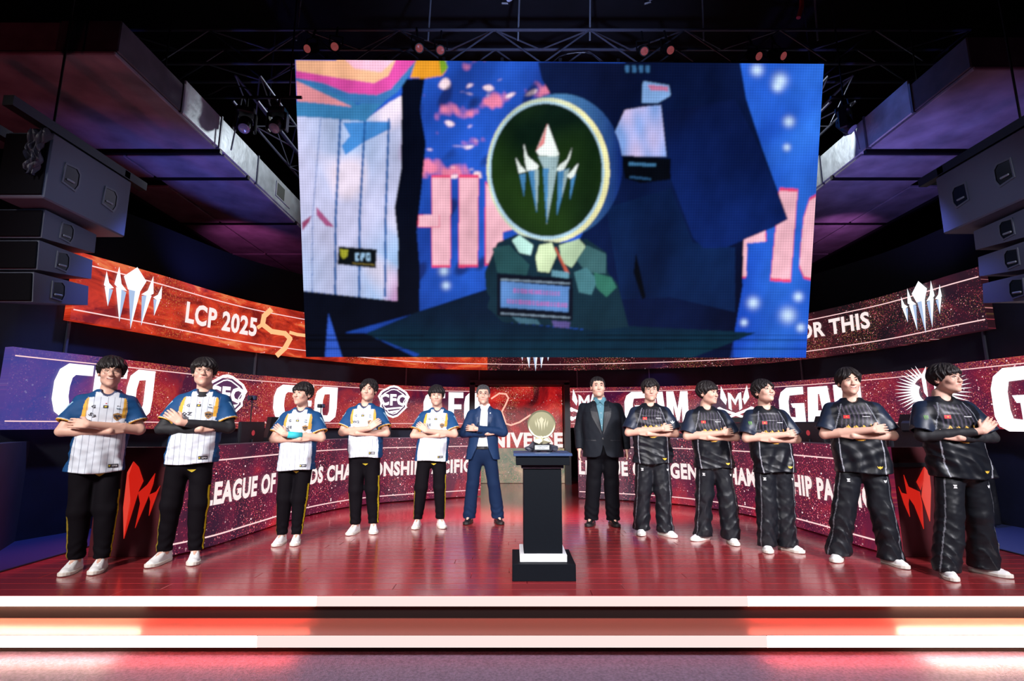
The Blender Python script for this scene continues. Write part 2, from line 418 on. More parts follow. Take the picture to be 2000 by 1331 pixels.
def text_on(name, txt, cv, uv0, uv1, hb, ht, m, off, parent, bold=.05, slant=0., zlift=0.):
    """lettering between two pixels of the photo; hb, ht = heights of its foot and head"""
    v, f, w = text_mesh(txt, bold, 3); s0, _ = cv.px(*uv0); s1, _ = cv.px(*uv1)
    out = []
    for x, z in v:
        p = cv.at(s0 + (s1 - s0) * x / w + z * (ht - hb) * slant, off); out.append((p[0], p[1], hb + (ht - hb) * z))
    return mesh(name, out, f, m, parent)

# screen content made from noise: dark maroon ground, red clouds, gold dust and pink sparks
def led_mat(name, dark, red, hot, dust=.5, spark=.8, strength=1.0, cloud=.8, gold=(.45, .25, .08), blue_from=None, stretch=(1, 1), zr=None):
    m = bpy.data.materials.new(name); m.use_nodes = True; nt = m.node_tree; b = nt.nodes['Principled BSDF']; L = nt.links.new
    N = lambda t: nt.nodes.new('ShaderNode' + t)
    uv = N('UVMap'); uv.uv_map = 'UVMap'
    mp = N('Mapping'); mp.inputs['Scale'].default_value = (stretch[0], stretch[1], 1); L(uv.outputs[0], mp.inputs[0])
    n1 = N('TexNoise'); n1.inputs['Scale'].default_value = cloud; n1.inputs['Detail'].default_value = 6; n1.inputs['Roughness'].default_value = .62; n1.inputs['Distortion'].default_value = .8; L(mp.outputs[0], n1.inputs['Vector'])
    r1 = N('ValToRGB'); e = r1.color_ramp.elements; e[0].position = .38; e[0].color = (*dark, 1); e[1].position = .72; e[1].color = (*hot, 1); q = e.new(.56); q.color = (*red, 1); L(n1.outputs['Fac'], r1.inputs['Fac'])
    def math_(op, a, bb=0.):
        n = N('Math'); n.operation = op; n.use_clamp = op == 'MULTIPLY'
        for i, x in enumerate((a, bb)):
            if isinstance(x, (int, float)): n.inputs[i].default_value = float(x)
            else: L(x, n.inputs[i])
        return n.outputs[0]
    def mix(fac, c1, c2):
        n = N('Mix'); n.data_type = 'RGBA'
        if isinstance(fac, float): n.inputs[0].default_value = fac
        else: L(fac, n.inputs[0])
        for i, c in ((6, c1), (7, c2)):
            if isinstance(c, tuple): n.inputs[i].default_value = (*c, 1)
            else: L(c, n.inputs[i])
        return n.outputs[2]
    out = r1.outputs['Color']
    n2 = N('TexNoise'); n2.inputs['Scale'].default_value = 40; n2.inputs['Detail'].default_value = 4; L(uv.outputs[0], n2.inputs['Vector'])
    n3 = N('TexNoise'); n3.inputs['Scale'].default_value = 1.3; n3.inputs['Detail'].default_value = 3; L(uv.outputs[0], n3.inputs['Vector'])
    g = math_('MULTIPLY', math_('GREATER_THAN', n2.outputs['Fac'], .56), math_('MULTIPLY', math_('SUBTRACT', n3.outputs['Fac'], .46), 7 * dust))
    out = mix(g, out, gold)
    if zr:      # the dusty border rows along the top and foot of the screen
        sp = N('SeparateXYZ'); L(uv.outputs[0], sp.inputs[0]); z0, z1, w = zr
        ed = math_('ADD', math_('GREATER_THAN', sp.outputs[1], z1 - w), math_('LESS_THAN', sp.outputs[1], z0 + w))
        out = mix(math_('MULTIPLY', ed, math_('MULTIPLY', math_('GREATER_THAN', n2.outputs['Fac'], .53), .45)), out, gold)
    for sc_, th, rr, colr in ((30, .70, .18, (1, .38, .40)), (15, .82, .15, (1, .72, .72)), (52, .62, .24, (.75, .07, .12))):
        vo = N('TexVoronoi'); vo.inputs['Scale'].default_value = sc_; L(uv.outputs[0], vo.inputs['Vector'])
        se = N('SeparateColor'); L(vo.outputs['Color'], se.inputs[0])
        k = math_('MULTIPLY', math_('LESS_THAN', vo.outputs['Distance'], rr), math_('GREATER_THAN', se.outputs[0], 1 - (1 - th) * 2 * spark))
        k = math_('MULTIPLY', k, math_('MULTIPLY', math_('SUBTRACT', n3.outputs['Fac'], .36), 5)); out = mix(k, out, colr)
    if blue_from is not None:  # bluish reflection at the band's left end, mixed into the emission colour
        sp = N('SeparateXYZ'); L(uv.outputs[0], sp.inputs[0])
        mr = N('MapRange'); mr.inputs[1].default_value = blue_from[0]; mr.inputs[2].default_value = blue_from[1]; mr.inputs[3].default_value = .85; mr.inputs[4].default_value = 0; L(sp.outputs[0], mr.inputs[0])
        out = mix(mr.outputs[0], out, (.03, .05, .28))
    b.inputs['Base Color'].default_value = (.01, .01, .012, 1); b.inputs['Roughness'].default_value = .5
    L(out, b.inputs['Emission Color']); b.inputs['Emission Strength'].default_value = strength
    m.cycles.emission_sampling = 'NONE'
    return m
PINKL = led('lit_pink_line', (1, .62, .62), 1.15); LET = led('lit_white_letter', (1, .95, .98), 1.5); LETW = led('lit_cream_letter', (1, .82, .80), 1.05)
EMB_W = led('lit_emblem_white', (.92, .96, 1), 1.2); EMB_B = led('lit_emblem_blue', (.42, .55, .80), 1.0)
for q in (PINKL, LET, LETW, EMB_W, EMB_B): q.cycles.emission_sampling = 'NONE'

CROWN_TOP = [[(0, 1), (.36, .62), (.18, .22), (-.22, .22), (-.40, .60)]]
CROWN_LOW = [[(-.19, .22), (.02, .22), (.02, -1)]]
CROWN_LOW2 = [[(.02, .22), (.19, .22), (.02, -1)]]
for s_ in (-1, 1):
    CROWN_TOP += [[(s_ * .24, .16), (s_ * .44, .34), (s_ * .58, .86), (s_ * .66, .28), (s_ * .50, .16)], [(s_ * .66, .16), (s_ * .82, .28), (s_ * .94, .62), (s_ * .97, .18), (s_ * .84, .08)]]
    CROWN_LOW += [[(s_ * .26, .12), (s_ * .42, .17), (s_ * .36, -.84)], [(s_ * .68, .10), (s_ * .80, .11), (s_ * .77, -.44)]]
    CROWN_LOW2 += [[(s_ * .42, .17), (s_ * .60, .20), (s_ * .36, -.84)], [(s_ * .80, .11), (s_ * .94, .13), (s_ * .77, -.44)]]
def crown(cv, u, v, k, off, parent, kx=.9):
    s0, z0 = cv.px(u, v)
    polys_on('crown_emblem', cv, CROWN_TOP, s0, z0, k, EMB_W, off, parent, kx); polys_on('crown_emblem', cv, CROWN_LOW, s0, z0, k, EMB_B, off, parent, kx); polys_on('crown_emblem', cv, CROWN_LOW2, s0, z0, k, EMB_W, off, parent, kx)

# curved ring wall with its upright joints
WL = WALLC.L
_js = [0.] + [WALLC.px(u, v)[0] for u, v in ((147, 655), (508, 712), (797, 735), (937, 738), (1127, 738), (1268, 735), (1556, 712), (1908, 690))] + [WL]
for _i, (_a, _b) in enumerate(zip(_js[:-1], _js[1:])):
    rw = ribbon('wall_ring_%d' % (_i + 1), WALLC, _a, _b, FZ if _i != 4 else 2.15, 3.0, -.28, -.16, DNAVY, uv=False); rw['kind'] = 'structure'; ribbon('black_header', WALLC, _a, _b, 3.0, 4.1, -.28, -.16, mat('header_black', (.003, .003, .005), .95, spec=.05), rw, uv=False)
for u, v in ((147, 655), (508, 712), (797, 735), (937, 738), (1127, 738), (1268, 735), (1556, 712), (1908, 690)):
    t, z = WALLC.px(u, v); ribbon('joint', WALLC, t - .012, t + .012, 2.1, 2.52, -.16, -.13, mat('joint_trim', (.09, .10, .14), .5), rw, n=2, uv=False)

# upper LED band
t0, _ = WALLC.px(140, 600); t1, _ = WALLC.px(1924, 600); tm, _ = WALLC.px(900, 700)
RED = led_mat('led_lava', lin(120, 18, 10), lin(205, 55, 28), lin(240, 150, 90), dust=.6, spark=.25, strength=1.1, cloud=1.7, stretch=(1, 2.2), gold=lin(190, 100, 50))
DK = led_mat('led_ember', lin(22, 10, 16), lin(50, 16, 26), lin(110, 30, 35), dust=.3, spark=.9, strength=1.0, cloud=.9)
ub = ribbon('led_band', WALLC, t0, tm + .6, 2.5, 3.34, -.12, 0, RED); tag(ub, 'upper curved LED band in fiery orange-red, left of the big screen', 'screen')
ub2 = ribbon('led_band', WALLC, tm + .6, t1, 2.5, 3.34, -.12, 0, DK); tag(ub2, 'upper curved LED band in near black, right of the big screen', 'screen')
for z in (2.62, 3.20):
    ribbon('lit_line', WALLC, t0 + .02, tm + .6, z, z + .014, .004, .010, PINKL, ub, uv=False); ribbon('lit_line', WALLC, tm + .6, t1 - .02, z, z + .014, .004, .010, PINKL, ub2, uv=False)
crown(WALLC, 259, 582, .42, .02, ub, .92); crown(WALLC, 1803, 600, .40, .02, ub2, .92); crown(WALLC, 1045, 690, .42, .02, ub2)
def band_text(txt, u0, u1, vb, vt, cv, m, parent, bold=.06, off=.015, slant=0., um=None):
    um = um or (u0 + u1) / 2; zb = cv.px(um, vb)[1]; zt = cv.px(um, vt)[1]; vm = (vb + vt) / 2
    return text_on('lettering', txt, cv, (u0, vm), (u1, vm), zb, zt, m, off, parent, bold, slant)
band_text('LCP 2025', 360, 502, 646, 606, WALLC, LETW, ub, .035)
band_text('WE PLAY FOR THIS', 1385, 1701, 652, 620, WALLC, LETW, ub2, .035, um=1640)
# the molten streak across the red part
_stk = [(500, 640), (520, 612), (545, 600), (555, 640), (575, 655), (596, 648), (596, 664), (570, 672), (552, 700), (540, 690), (556, 664), (536, 650), (532, 622), (512, 650)]
def stroke(pts, w):
    out = []
    for (x0, z0_), (x1, z1_) in zip(pts[:-1], pts[1:]):
        dx, dz = x1 - x0, z1_ - z0_; n_ = math.hypot(dx, dz) + 1e-6; ox, oz = -dz / n_ * w, dx / n_ * w; ex, ez = dx / n_ * w * .5, dz / n_ * w * .5
        out.append([(x0 - ex + ox, z0_ - ez + oz), (x0 - ex - ox, z0_ - ez - oz), (x1 + ex - ox, z1_ + ez - oz), (x1 + ex + ox, z1_ + ez + oz)])
    return out
for _pts, _w_ in (([(528, 606), (515, 618), (512, 634), (530, 648), (556, 652), (566, 662), (556, 680), (541, 694)], .045), ([(512, 634), (503, 640)], .03), ([(566, 650), (580, 654), (597, 656)], .03)):
    pp = [WALLC.px(*q) for q in _pts]; polys_on('lit_streak', WALLC, stroke(pp, _w_), 0, 0, 1, led('lit_streak', lin(255, 178, 125), 1.25), .012, ub)

# eye-level LED band
GZ0, GZ1 = 1.21, 2.10
MIDM = led_mat('led_dust', lin(56, 14, 50), lin(112, 22, 48), lin(165, 48, 52), dust=.45, spark=1.1, strength=1.15, cloud=1.3, gold=lin(180, 95, 66), blue_from=None, zr=(GZ0, GZ1, .09))
a0, _ = WALLC.px(12, 760); a1, _ = WALLC.px(936, 790); a2, _ = WALLC.px(1112, 790); a3 = WL - .05
MIDL = led_mat('led_dust_left', lin(66, 16, 46), lin(150, 30, 40), lin(180, 70, 50), dust=.65, spark=1.1, strength=1.15, cloud=1.3, gold=lin(190, 110, 70), blue_from=(a0 + .5, a0 + 1.3), zr=(GZ0, GZ1, .09))
mb1 = ribbon('led_band', WALLC, a0, a1, GZ0, GZ1, -.12, 0, MIDL); tag(mb1, 'eye-level curved LED band with giant white letters behind the white-shirted team', 'screen')
mb2 = ribbon('led_band', WALLC, a2, a3, GZ0, GZ1, -.12, 0, MIDM); tag(mb2, 'eye-level curved LED band with giant white letters behind the black-shirted team', 'screen')
for p, s0, s1 in ((mb1, a0, a1), (mb2, a2, a3)):
    for z in (GZ0 + .085, GZ1 - .10): ribbon('lit_line', WALLC, s0 + .03, s1 - .03, z, z + .012, .004, .010, PINKL, p, uv=False)
G = {'C': [[(1, 1), (.32, 1), (.10, .88), (0, .66), (.42, .58), (.46, .74), (.54, .80), (1, .80)], [(0, .66), (.42, .58), (.42, .40), (0, .34)], [(0, .34), (.42, .40), (.48, .22), (1, .20), (.86, 0), (.34, 0), (.10, .12)]],
     'F': [[(0, 1), (.38, 1), (.38, 0), (0, 0)], [(.38, 1), (1, 1), (1, .80), (.38, .80)], [(.38, .57), (.88, .57), (.88, .40), (.38, .40)]],
     'O': [[(1, 1), (.34, 1), (.08, .86), (0, .62), (.36, .60), (.42, .78), (.70, .80), (.64, .80)], [(0, .62), (.36, .60), (.36, .30), (0, .20)], [(0, .20), (.36, .30), (.40, .18), (.30, 0), (.10, 0), (.02, .10)], [(.30, 0), (.40, .18), (.60, .18), (.66, .30), (1, .40), (.96, .14), (.72, 0)], [(1, 1), (1, .40), (.66, .30), (.66, .80), (.64, .80)]],
     'G': [[(1, 1), (.34, 1), (.10, .88), (0, .68), (.38, .62), (.44, .78), (1, .80)], [(0, .68), (.38, .62), (.38, .34), (0, .24)], [(0, .24), (.38, .34), (.42, .20), (.62, .18), (.62, 0), (.28, 0), (.08, .08)], [(.62, 0), (.62, .46), (1, .46), (1, 0)], [(.46, .56), (1, .56), (1, .44), (.54, .44)]],
     'A': [[(.10, 1), (.50, 1), (.38, 0), (0, 0)], [(.50, 1), (.86, 1), (1, 0), (.64, 0)], [(.30, .36), (.80, .36), (.80, .20), (.30, .20)], [(.4, 1), (.6, 1), (.6, .8), (.4, .8)]],
     'M': [[(0, 1), (.30, 1), (.30, 0), (0, 0)], [(.70, 1), (1, 1), (1, 0), (.70, 0)], [(.18, 1), (.34, 1), (.56, .22), (.46, .02)], [(.66, 1), (.84, 1), (.54, .02), (.44, .22)]]}
def big(word, us, vb, vt, cv, parent, m=LET):
    for ch, (u0, u1, b, t) in zip(word, us):
        s0, zb = cv.px(u0, b); s1, _ = cv.px(u1, b); _, zt = cv.px((u0 + u1) / 2, t); k = zt - zb
        polys_on('letter', cv, G[ch], s0, zb, k, m, .02, parent, (s1 - s0) / k)
big('CFO', [(93, 168, 817, 710), (172, 236, 818, 717), (238, 291, 819, 722)], 0, 0, WALLC, mb1)
big('CFO', [(530, 580, 822, 752), (584, 608, 822, 753), (611, 655, 824, 756)], 0, 0, WALLC, mb1)
big('CFO', [(826, 868, 822, 767), (875, 904, 822, 767), (906, 936, 823, 768)], 0, 0, WALLC, mb1)
big('GAM', [(1221, 1264, 826, 766), (1266, 1302, 826, 766), (1304, 1346, 826, 765)], 0, 0, WALLC, mb2)
big('GAM', [(1526, 1576, 829, 757), (1580, 1632, 829, 755), (1636, 1690, 829, 750)], 0, 0, WALLC, mb2)
big('GA', [(1950, 2040, 843, 716), (2050, 2120, 843, 706)], 0, 0, WALLC, mb2)
def ringp(poly, q):
    n = len(poly); return [[poly[i], poly[(i + 1) % n], (poly[(i + 1) % n][0] * q, poly[(i + 1) % n][1] * q), (poly[i][0] * q, poly[i][1] * q)] for i in range(n)]
BADGE = [(-1, .30), (-.80, .62), (-.25, .95), (0, 1), (.25, .95), (.80, .62), (1, .30), (.80, -.05), (.84, -.35), (.30, -.90), (0, -1), (-.30, -.90), (-.84, -.35), (-.80, -.05)]
for u, v, k in ((440, 776, .36), (768, 785, .34)):
    s0, z0 = WALLC.px(u, v)
    polys_on('club_badge', WALLC, ringp(BADGE, .88) + ringp([(x * .78, z * .78) for x, z in BADGE], .93), s0, z0, k, LET, .016, mb1, 1.05)
    polys_on('badge_fill', WALLC, [[(x * .88, z * .88) for x, z in BADGE]], s0, z0, k, led('lit_badge_violet', lin(110, 60, 110), .6), .008, mb1, 1.05)
    tv, tf_, tw = text_mesh('CFO', .04, 2); on_curve('lettering', WALLC, [((x / tw - .5) * 1.9, (z - .35) * .72) for x, z in tv], tf_, s0, z0, k, LET, .026, mb1)
    polys_on('badge_lines', WALLC, [[(-.6, -.42), (.62, -.30), (.55, -.40), (-.5, -.52)], [(-.4, -.62), (.45, -.48), (.3, -.62), (-.25, -.72)]], s0, z0, k, LET, .018, mb1)
MW = [[(-.36, .62), (-.36, -.30), (-.20, -.42), (-.20, .30)], [(.36, .62), (.36, -.30), (.20, -.42), (.20, .30)], [(-.36, .62), (-.20, .55), (.04, .12), (0, -.12)], [(.36, .62), (.20, .55), (-.04, .12), (0, -.12)], [(-.50, -.1), (-.78, .30), (-.70, 1), (-.52, .55), (-.42, .2)], [(.50, -.1), (.78, .30), (.70, 1), (.52, .55), (.42, .2)]]
BONES = [[(-.85, -.38), (-.72, -.28), (.86, -.90), (.76, -1.02)], [(.85, -.38), (.72, -.28), (-.86, -.90), (-.76, -1.02)]] + [[(sx * x, z) for x, z in ((.70, c - .12), (.84, c - .16), (.98, c - .04), (.96, c + .10), (.84, c + .14), (.70, c + .06))] for sx in (-1, 1) for c in (-.34, -.92)]
for u, v, k in ((1436, 788, .36), (1141, 790, .34)):
    s0, z0 = WALLC.px(u, v); polys_on('team_emblem', WALLC, MW, s0, z0, k, EMB_W, .018, mb2, 1.); polys_on('team_emblem', WALLC, BONES, s0, z0, k, LET, .022, mb2, 1.)
s0, z0 = WALLC.px(1822, 772); fe = []
for sx in (-1, 1):      # winged emblem, every feather a blade
    for i in range(19):
        a = math.radians(-66 + i * 7.4); r0, r1 = .50, .86 + .16 * math.sin(math.radians(i * 9)); w = .055
        fe.append([(sx * r0 * math.cos(a - w), r0 * math.sin(a - w) + .12), (sx * r1 * math.cos(a), r1 * math.sin(a) + .12), (sx * r0 * math.cos(a + w * 1.6), r0 * math.sin(a + w * 1.6) + .12)])
    bd = []
    for i in range(9):
        a0_, a1_ = math.radians(-70 + i * 17), math.radians(-53 + i * 17); bd.append([(sx * .34 * math.cos(a0_), .34 * math.sin(a0_) + .1), (sx * .54 * math.cos(a0_), .54 * math.sin(a0_) + .12), (sx * .54 * math.cos(a1_), .54 * math.sin(a1_) + .12), (sx * .34 * math.cos(a1_), .34 * math.sin(a1_) + .1)])
    fe += bd[:6]; fe += [[(sx * .05, .9), (sx * .22, .62), (sx * .20, .1), (sx * .10, -.1), (sx * .10, .5)]]
fe += [[(-.45, -.50), (-.10, -.42), (.42, -.62), (.20, -.72)], [(-.30, -.62), (.05, -.62), (.16, -1.0), (-.02, -.86)], [(-.05, -.3), (.1, -.3), (.05, -.7)]]
polys_on('wing_emblem', WALLC, fe, s0, z0, .47, LET, .02, mb2, 1.32)
for o_, a_, b_ in ((mb1, 866, 905),):
    p0, q0 = WALLC.px(828, 824); p1, q1 = WALLC.px(842, 756)

# entry screen between the two desks
es = MB().box((.17, 11.70, 1.10), (1.93, .10, 2.06)).build('entry_screen', None, None)
es.data.uv_layers.new(name='UVMap'); l = es.data.uv_layers[0]
for lp in es.data.loops: c = es.data.vertices[lp.vertex_index].co; l.data[lp.index].uv = (c.x + 30, c.z)
es.data.materials.append(led_mat('led_entry', lin(60, 8, 14), lin(170, 18, 22), lin(225, 60, 45), dust=.5, spark=1., strength=1.0, cloud=1.6, gold=lin(190, 150, 100)))
tag(es, 'red LED screen behind the trophy with a glowing squiggle above white letters', 'screen')
FLAT = Curve([(-2, 11.65), (3, 11.65)])
FP = lambda u, v: (aty(u, v, 11.65).x + 2, aty(u, v, 11.65).z)
_v, _f, _w2 = text_mesh('UNIVERSE', .045, 2); (xa, zb), (xb, zt) = FP(934, 875), FP(1099, 845)
on_curve('lettering', FLAT, [(xa + (xb - xa) * x / _w2, zb + (zt - zb) * z) for x, z in _v], _f, 0, 0, 1, LETW, .012, es)
sq = [(960, 779), (975, 769), (988, 770), (993, 778), (987, 792), (980, 805), (984, 815), (988, 828), (998, 831), (1015, 825), (1036, 811)]
sp = []
for (u0_, v0_), (u1_, v1_) in zip(sq[:-1], sq[1:]):
    (x0, z0_), (x1, z1_) = FP(u0_, v0_), FP(u1_, v1_); dx, dz = x1 - x0, z1_ - z0_; n_ = math.hypot(dx, dz); ox, oz = -dz / n_ * .018, dx / n_ * .018; ex, ez = dx / n_ * .01, dz / n_ * .01
    sp.append([(x0 - ex + ox, z0_ - ez + oz), (x0 - ex - ox, z0_ - ez - oz), (x1 + ex - ox, z1_ + ez - oz), (x1 + ex + ox, z1_ + ez + oz)])
polys_on('lit_squiggle', FLAT, sp, 0, 0, 1, led('lit_squiggle', (1, .45, .35), 1.2), .014, es)
# pale shimmer on the foot of the screen
pf = [FP(930, 876), FP(1104, 876), FP(1104, 944), FP(930, 944)]
sh = MB().prism([(x - 2, z) for x, z in pf], 11.635, 11.648).build('screen_foot', None, es); l = sh.data.uv_layers.new(name='UVMap')
for lp in sh.data.loops: c = sh.data.vertices[lp.vertex_index].co; l.data[lp.index].uv = (c.x + 30, c.z)
sh.data.materials.append(led_mat('led_shimmer', lin(90, 110, 90), lin(150, 130, 110), lin(190, 160, 130), dust=.8, spark=.6, strength=1.1, cloud=2.5, gold=lin(190, 165, 110)))
jam = MB().box((-.88, 11.55, 1.1), (.12, .4, 2.2)).box((1.22, 11.55, 1.1), (.12, .4, 2.2)).box((.17, 11.55, 2.2), (2.2, .4, .10)); struct('trim_1', jam, BLK)

# stage deck, steps and LED edges -------------------------------------------------
stage = MB().box((.3, 7.95, FZ / 2 - .026), (14.4, 7.58, -FZ - .052)).build('stage', BLK); tag(stage, 'raised stage deck of glossy dark red-brown boards with two lit steps', 'stage')
def deck_mat(i):
    m = mat('stage_board_%d' % i, ((.30, .026, .032), (.27, .024, .030), (.33, .030, .034))[i], .24, spec=1., coat=.8)
    if 'wv' in m: return m
    m['wv'] = 1; nt = m.node_tree; b = nt.nodes['Principled BSDF']; L = nt.links.new
    tc = nt.nodes.new('ShaderNodeTexCoord'); mp = nt.nodes.new('ShaderNodeMapping'); mp.inputs['Scale'].default_value = (1.2, 26, 4); mp.inputs['Location'].default_value = (i * 3.1, i * 1.7, 0); L(tc.outputs['Object'], mp.inputs[0])
    n = nt.nodes.new('ShaderNodeTexNoise'); n.inputs['Scale'].default_value = 2.2; n.inputs['Detail'].default_value = 5; L(mp.outputs[0], n.inputs['Vector'])
    r = nt.nodes.new('ShaderNodeMapRange'); r.inputs[3].default_value = .13; r.inputs[4].default_value = .30; L(n.outputs['Fac'], r.inputs[0]); L(r.outputs[0], b.inputs['Roughness']); b.inputs['Coat Roughness'].default_value = .16
    bp = nt.nodes.new('ShaderNodeBump'); bp.inputs['Strength'].default_value = .10; bp.inputs['Distance'].default_value = .01; L(n.outputs['Fac'], bp.inputs['Height']); L(bp.outputs['Normal'], b.inputs['Normal'])
    return m
rnd = random.Random(4); far = MB(); _pl = {}
XL, XR = -4.42, 4.98
yy = 4.08; row = 0
while yy < 12.0:
    x = XL - rnd.random() * 1.6
    while x < XR:
        x1 = x + 1.8; xa_, xb_ = max(x, XL), min(x1, XR)
        if xb_ - xa_ > .05:
            if row < 20:
                w_ = round(xb_ - xa_, 3); key = (w_, rnd.randrange(3))
                if key not in _pl:
                    o = MB().box((0, 0, 0), (w_ - .003, .147, .026), bev=.002).build('plank', deck_mat(key[1]), stage); _pl[key] = o.data
                else: o = link(bpy.data.objects.new('plank', _pl[key]), stage)
                o.location = ((xa_ + xb_) / 2, yy + .075, -.013)
            else: far.box(((xa_ + xb_) / 2, yy + .075, -.013), (xb_ - xa_ - .003, .147, .026))
        x = x1
    yy += .15; row += 1
fo = far.build('far_planks', deck_mat(0), stage); fo['kind'] = 'stuff'
BLUEF = mat('blue_wing_deck', (.05, .07, .20), .35, bump=.05, bscale=60)
MB().box((XL - 1.35, 7.9, -.012), (2.68, 7.6, .024)).build('wing_deck', BLUEF, stage); MB().box((XR + 1.15, 7.9, -.012), (2.28, 7.6, .024)).build('wing_deck', BLUEF, stage)
for s_, x in ((-1, XL - .01), (1, XR + .01)): MB().box((x, 7.9, .002), (.03, 7.6, .012)).build('edge_trim', BLKM, stage)
TRD = mat('step_tread', (.20, .06, .045), .32, bump=.03, bscale=60)
def strip_led(x0, x1, y, z, h, col, s):
    o = MB().box(((x0 + x1) / 2, y, z), (x1 - x0, .03, h), bev=.004).build('led_strip', led('led_edge_%s' % str(col[1])[:4], col, s), stage); return o
CEN, OUT = (1, .80, .76), (1, .93, .86)
MB().box((.3, 4.13, -.215), (14.4, .02, .25)).build('riser', mat('riser_black', (.008, .004, .004), .7, spec=.1), stage)
MB().box((.3, 3.985, SZ - .02), (14.4, .36, .04)).build('tread', TRD, stage)
MB().box((.3, 3.975, (SZ + FZ) / 2 - .01), (14.4, .02, -FZ + SZ - .03)).build('riser', mat('riser_black', (.008, .004, .004), .7, spec=.1), stage)
for y, z, h, a, b in ((4.075, -.036, .066, 1.45, 1.75), (3.815, SZ - .040, .075, 1.75, 1.75)):
    strip_led(-a, b, y, z, h, CEN, .97); strip_led(-6.9, -a, y, z, h, OUT, 1.8); strip_led(b, 7.5, y, z, h, OUT, 1.8)
# LED tape hidden under each nosing, brighter towards the sides
for y, z in ((4.08, -.072), (3.82, SZ - .082)):
    for x0, x1, col, s in ((-6.9, -2.75, (1, .60, .40), 105), (-2.75, -1.5, (1, .12, .07), 60), (-1.5, 1.75, (1, .14, .10), 5.5), (1.75, 2.85, (1, .12, .07), 60), (2.85, 7.5, (1, .60, .40), 150)):
        MB().box(((x0 + x1) / 2, y + .012, z), (x1 - x0, .018, .005)).build('led_tape', mat('tape_%d_%d' % (s, col[1] * 100), (.01, .01, .01), .5, emit=col, estr=s), stage)

# desks ----------------------------------------------------------------------------
DT = .89
DM = led_mat('led_desk', lin(38, 12, 34), lin(82, 18, 44), lin(150, 28, 38), dust=.22, spark=.95, strength=1.6, cloud=1.0, gold=lin(165, 80, 56))
def desk(cv, lab, side):
    L = cv.L; root = empty('team_desk', (cv.at(L / 2)[0], cv.at(L / 2)[1], 0)); tag(root, lab, 'desk', 'curved team desks'); bpy.context.view_layer.update()
    def own(o): o.matrix_parent_inverse = root.matrix_world.inverted(); return o
    s = own(ribbon('led_front', cv, 0, L, .02, 1.045, -.06, 0, DM, root))
    for z in (.115, .885): own(ribbon('lit_line', cv, .02, L - .02, z, z + .014, .004, .010, PINKL, root, uv=False))
    own(ribbon('desk_top', cv, 0, L, DT - .04, DT, -.90, -.06, BLK, root, uv=False)); own(ribbon('desk_edge', cv, 0, L, 1.045, 1.055, -.075, .006, mat('desk_edge', (.18, .12, .18), .4), root, uv=False))
    own(ribbon('modesty_panel', cv, 0, L, .0, DT - .04, -.90, -.87, BLK, root, uv=False))
    return root, own
MAROON = mat('maroon_panel', (.055, .006, .010), .4, bump=.03, bscale=40)
dl, ownl = desk(DL, 'long curved LED-fronted desk on the left, behind the white-shirted team', -1); dr, ownr = desk(DR, 'long curved LED-fronted desk on the right, behind the black-shirted team', 1)
def dtext(cv, own, root, txt, u0, u1, um, vb, vt):
    o = band_text(txt, u0, u1, vb, vt, cv, LETW, root, .075, um=um); own(o)
def dtext2(cv, own, root, txt, u0, v0, u1, v1, zb, zt):
    own(text_on('lettering', txt, cv, (u0, v0), (u1, v1), zb, zt, LETW, .012, root, .045))
dtext2(DL, ownl, dl, 'LEAGUE OF LEGENDS CHAMPIONSHIP PACIFIC', 398, 957, 921, 914, .43, .67)
dtext2(DR, ownr, dr, 'LEAGUE OF LEGENDS CHAMPIONSHIP PACIFIC', 1131, 917, 1709, 960, .41, .66)
BL = led('backlit_red', lin(225, 66, 52), 1.0); BL2 = led('backlit_deep_red', lin(200, 30, 18), 1.0)
def end_panel(x0, x1, y, polys, root, own):
    o = own(MB().box(((x0 + x1) / 2, y + .04, .52), (x1 - x0, .08, 1.04), bev=.005).build('end_panel', MAROON, root))
    for i, (pl, m) in enumerate(polys):
        c = [aty(u, v, y - .004) for u, v in pl]; e = MB().prism([(q.x, q.z) for q in c], y - .008, y - .001).build('spike_emblem', m, o)
end_panel(-4.10, -3.28, 5.22, [([(261, 902), (271, 913), (280, 940), (271, 959), (242, 1053), (255, 975), (252, 930)], BL2), ([(261, 902), (252, 930), (256, 985), (242, 1053), (241, 992), (249, 923)], BL), ([(303, 925), (299, 946), (293, 963), (264, 1032), (274, 984), (270, 963), (288, 947)], BL2), ([(313, 949), (291, 1008), (294, 980), (291, 967), (305, 961)], BL2)], dl, ownl)
end_panel(3.68, 4.45, 5.22, [([(1805, 912), (1815, 925), (1818, 956), (1816, 1019), (1800, 970), (1803, 940)], BL), ([(1805, 912), (1803, 940), (1798, 958), (1790, 942)], BL2), ([(1765, 928), (1774, 951), (1796, 961), (1801, 985), (1804, 1034), (1786, 988), (1772, 968)], BL2), ([(1755, 951), (1761, 963), (1776, 967), (1774, 985), (1777, 1010), (1766, 985)], BL2)], dr, ownr)

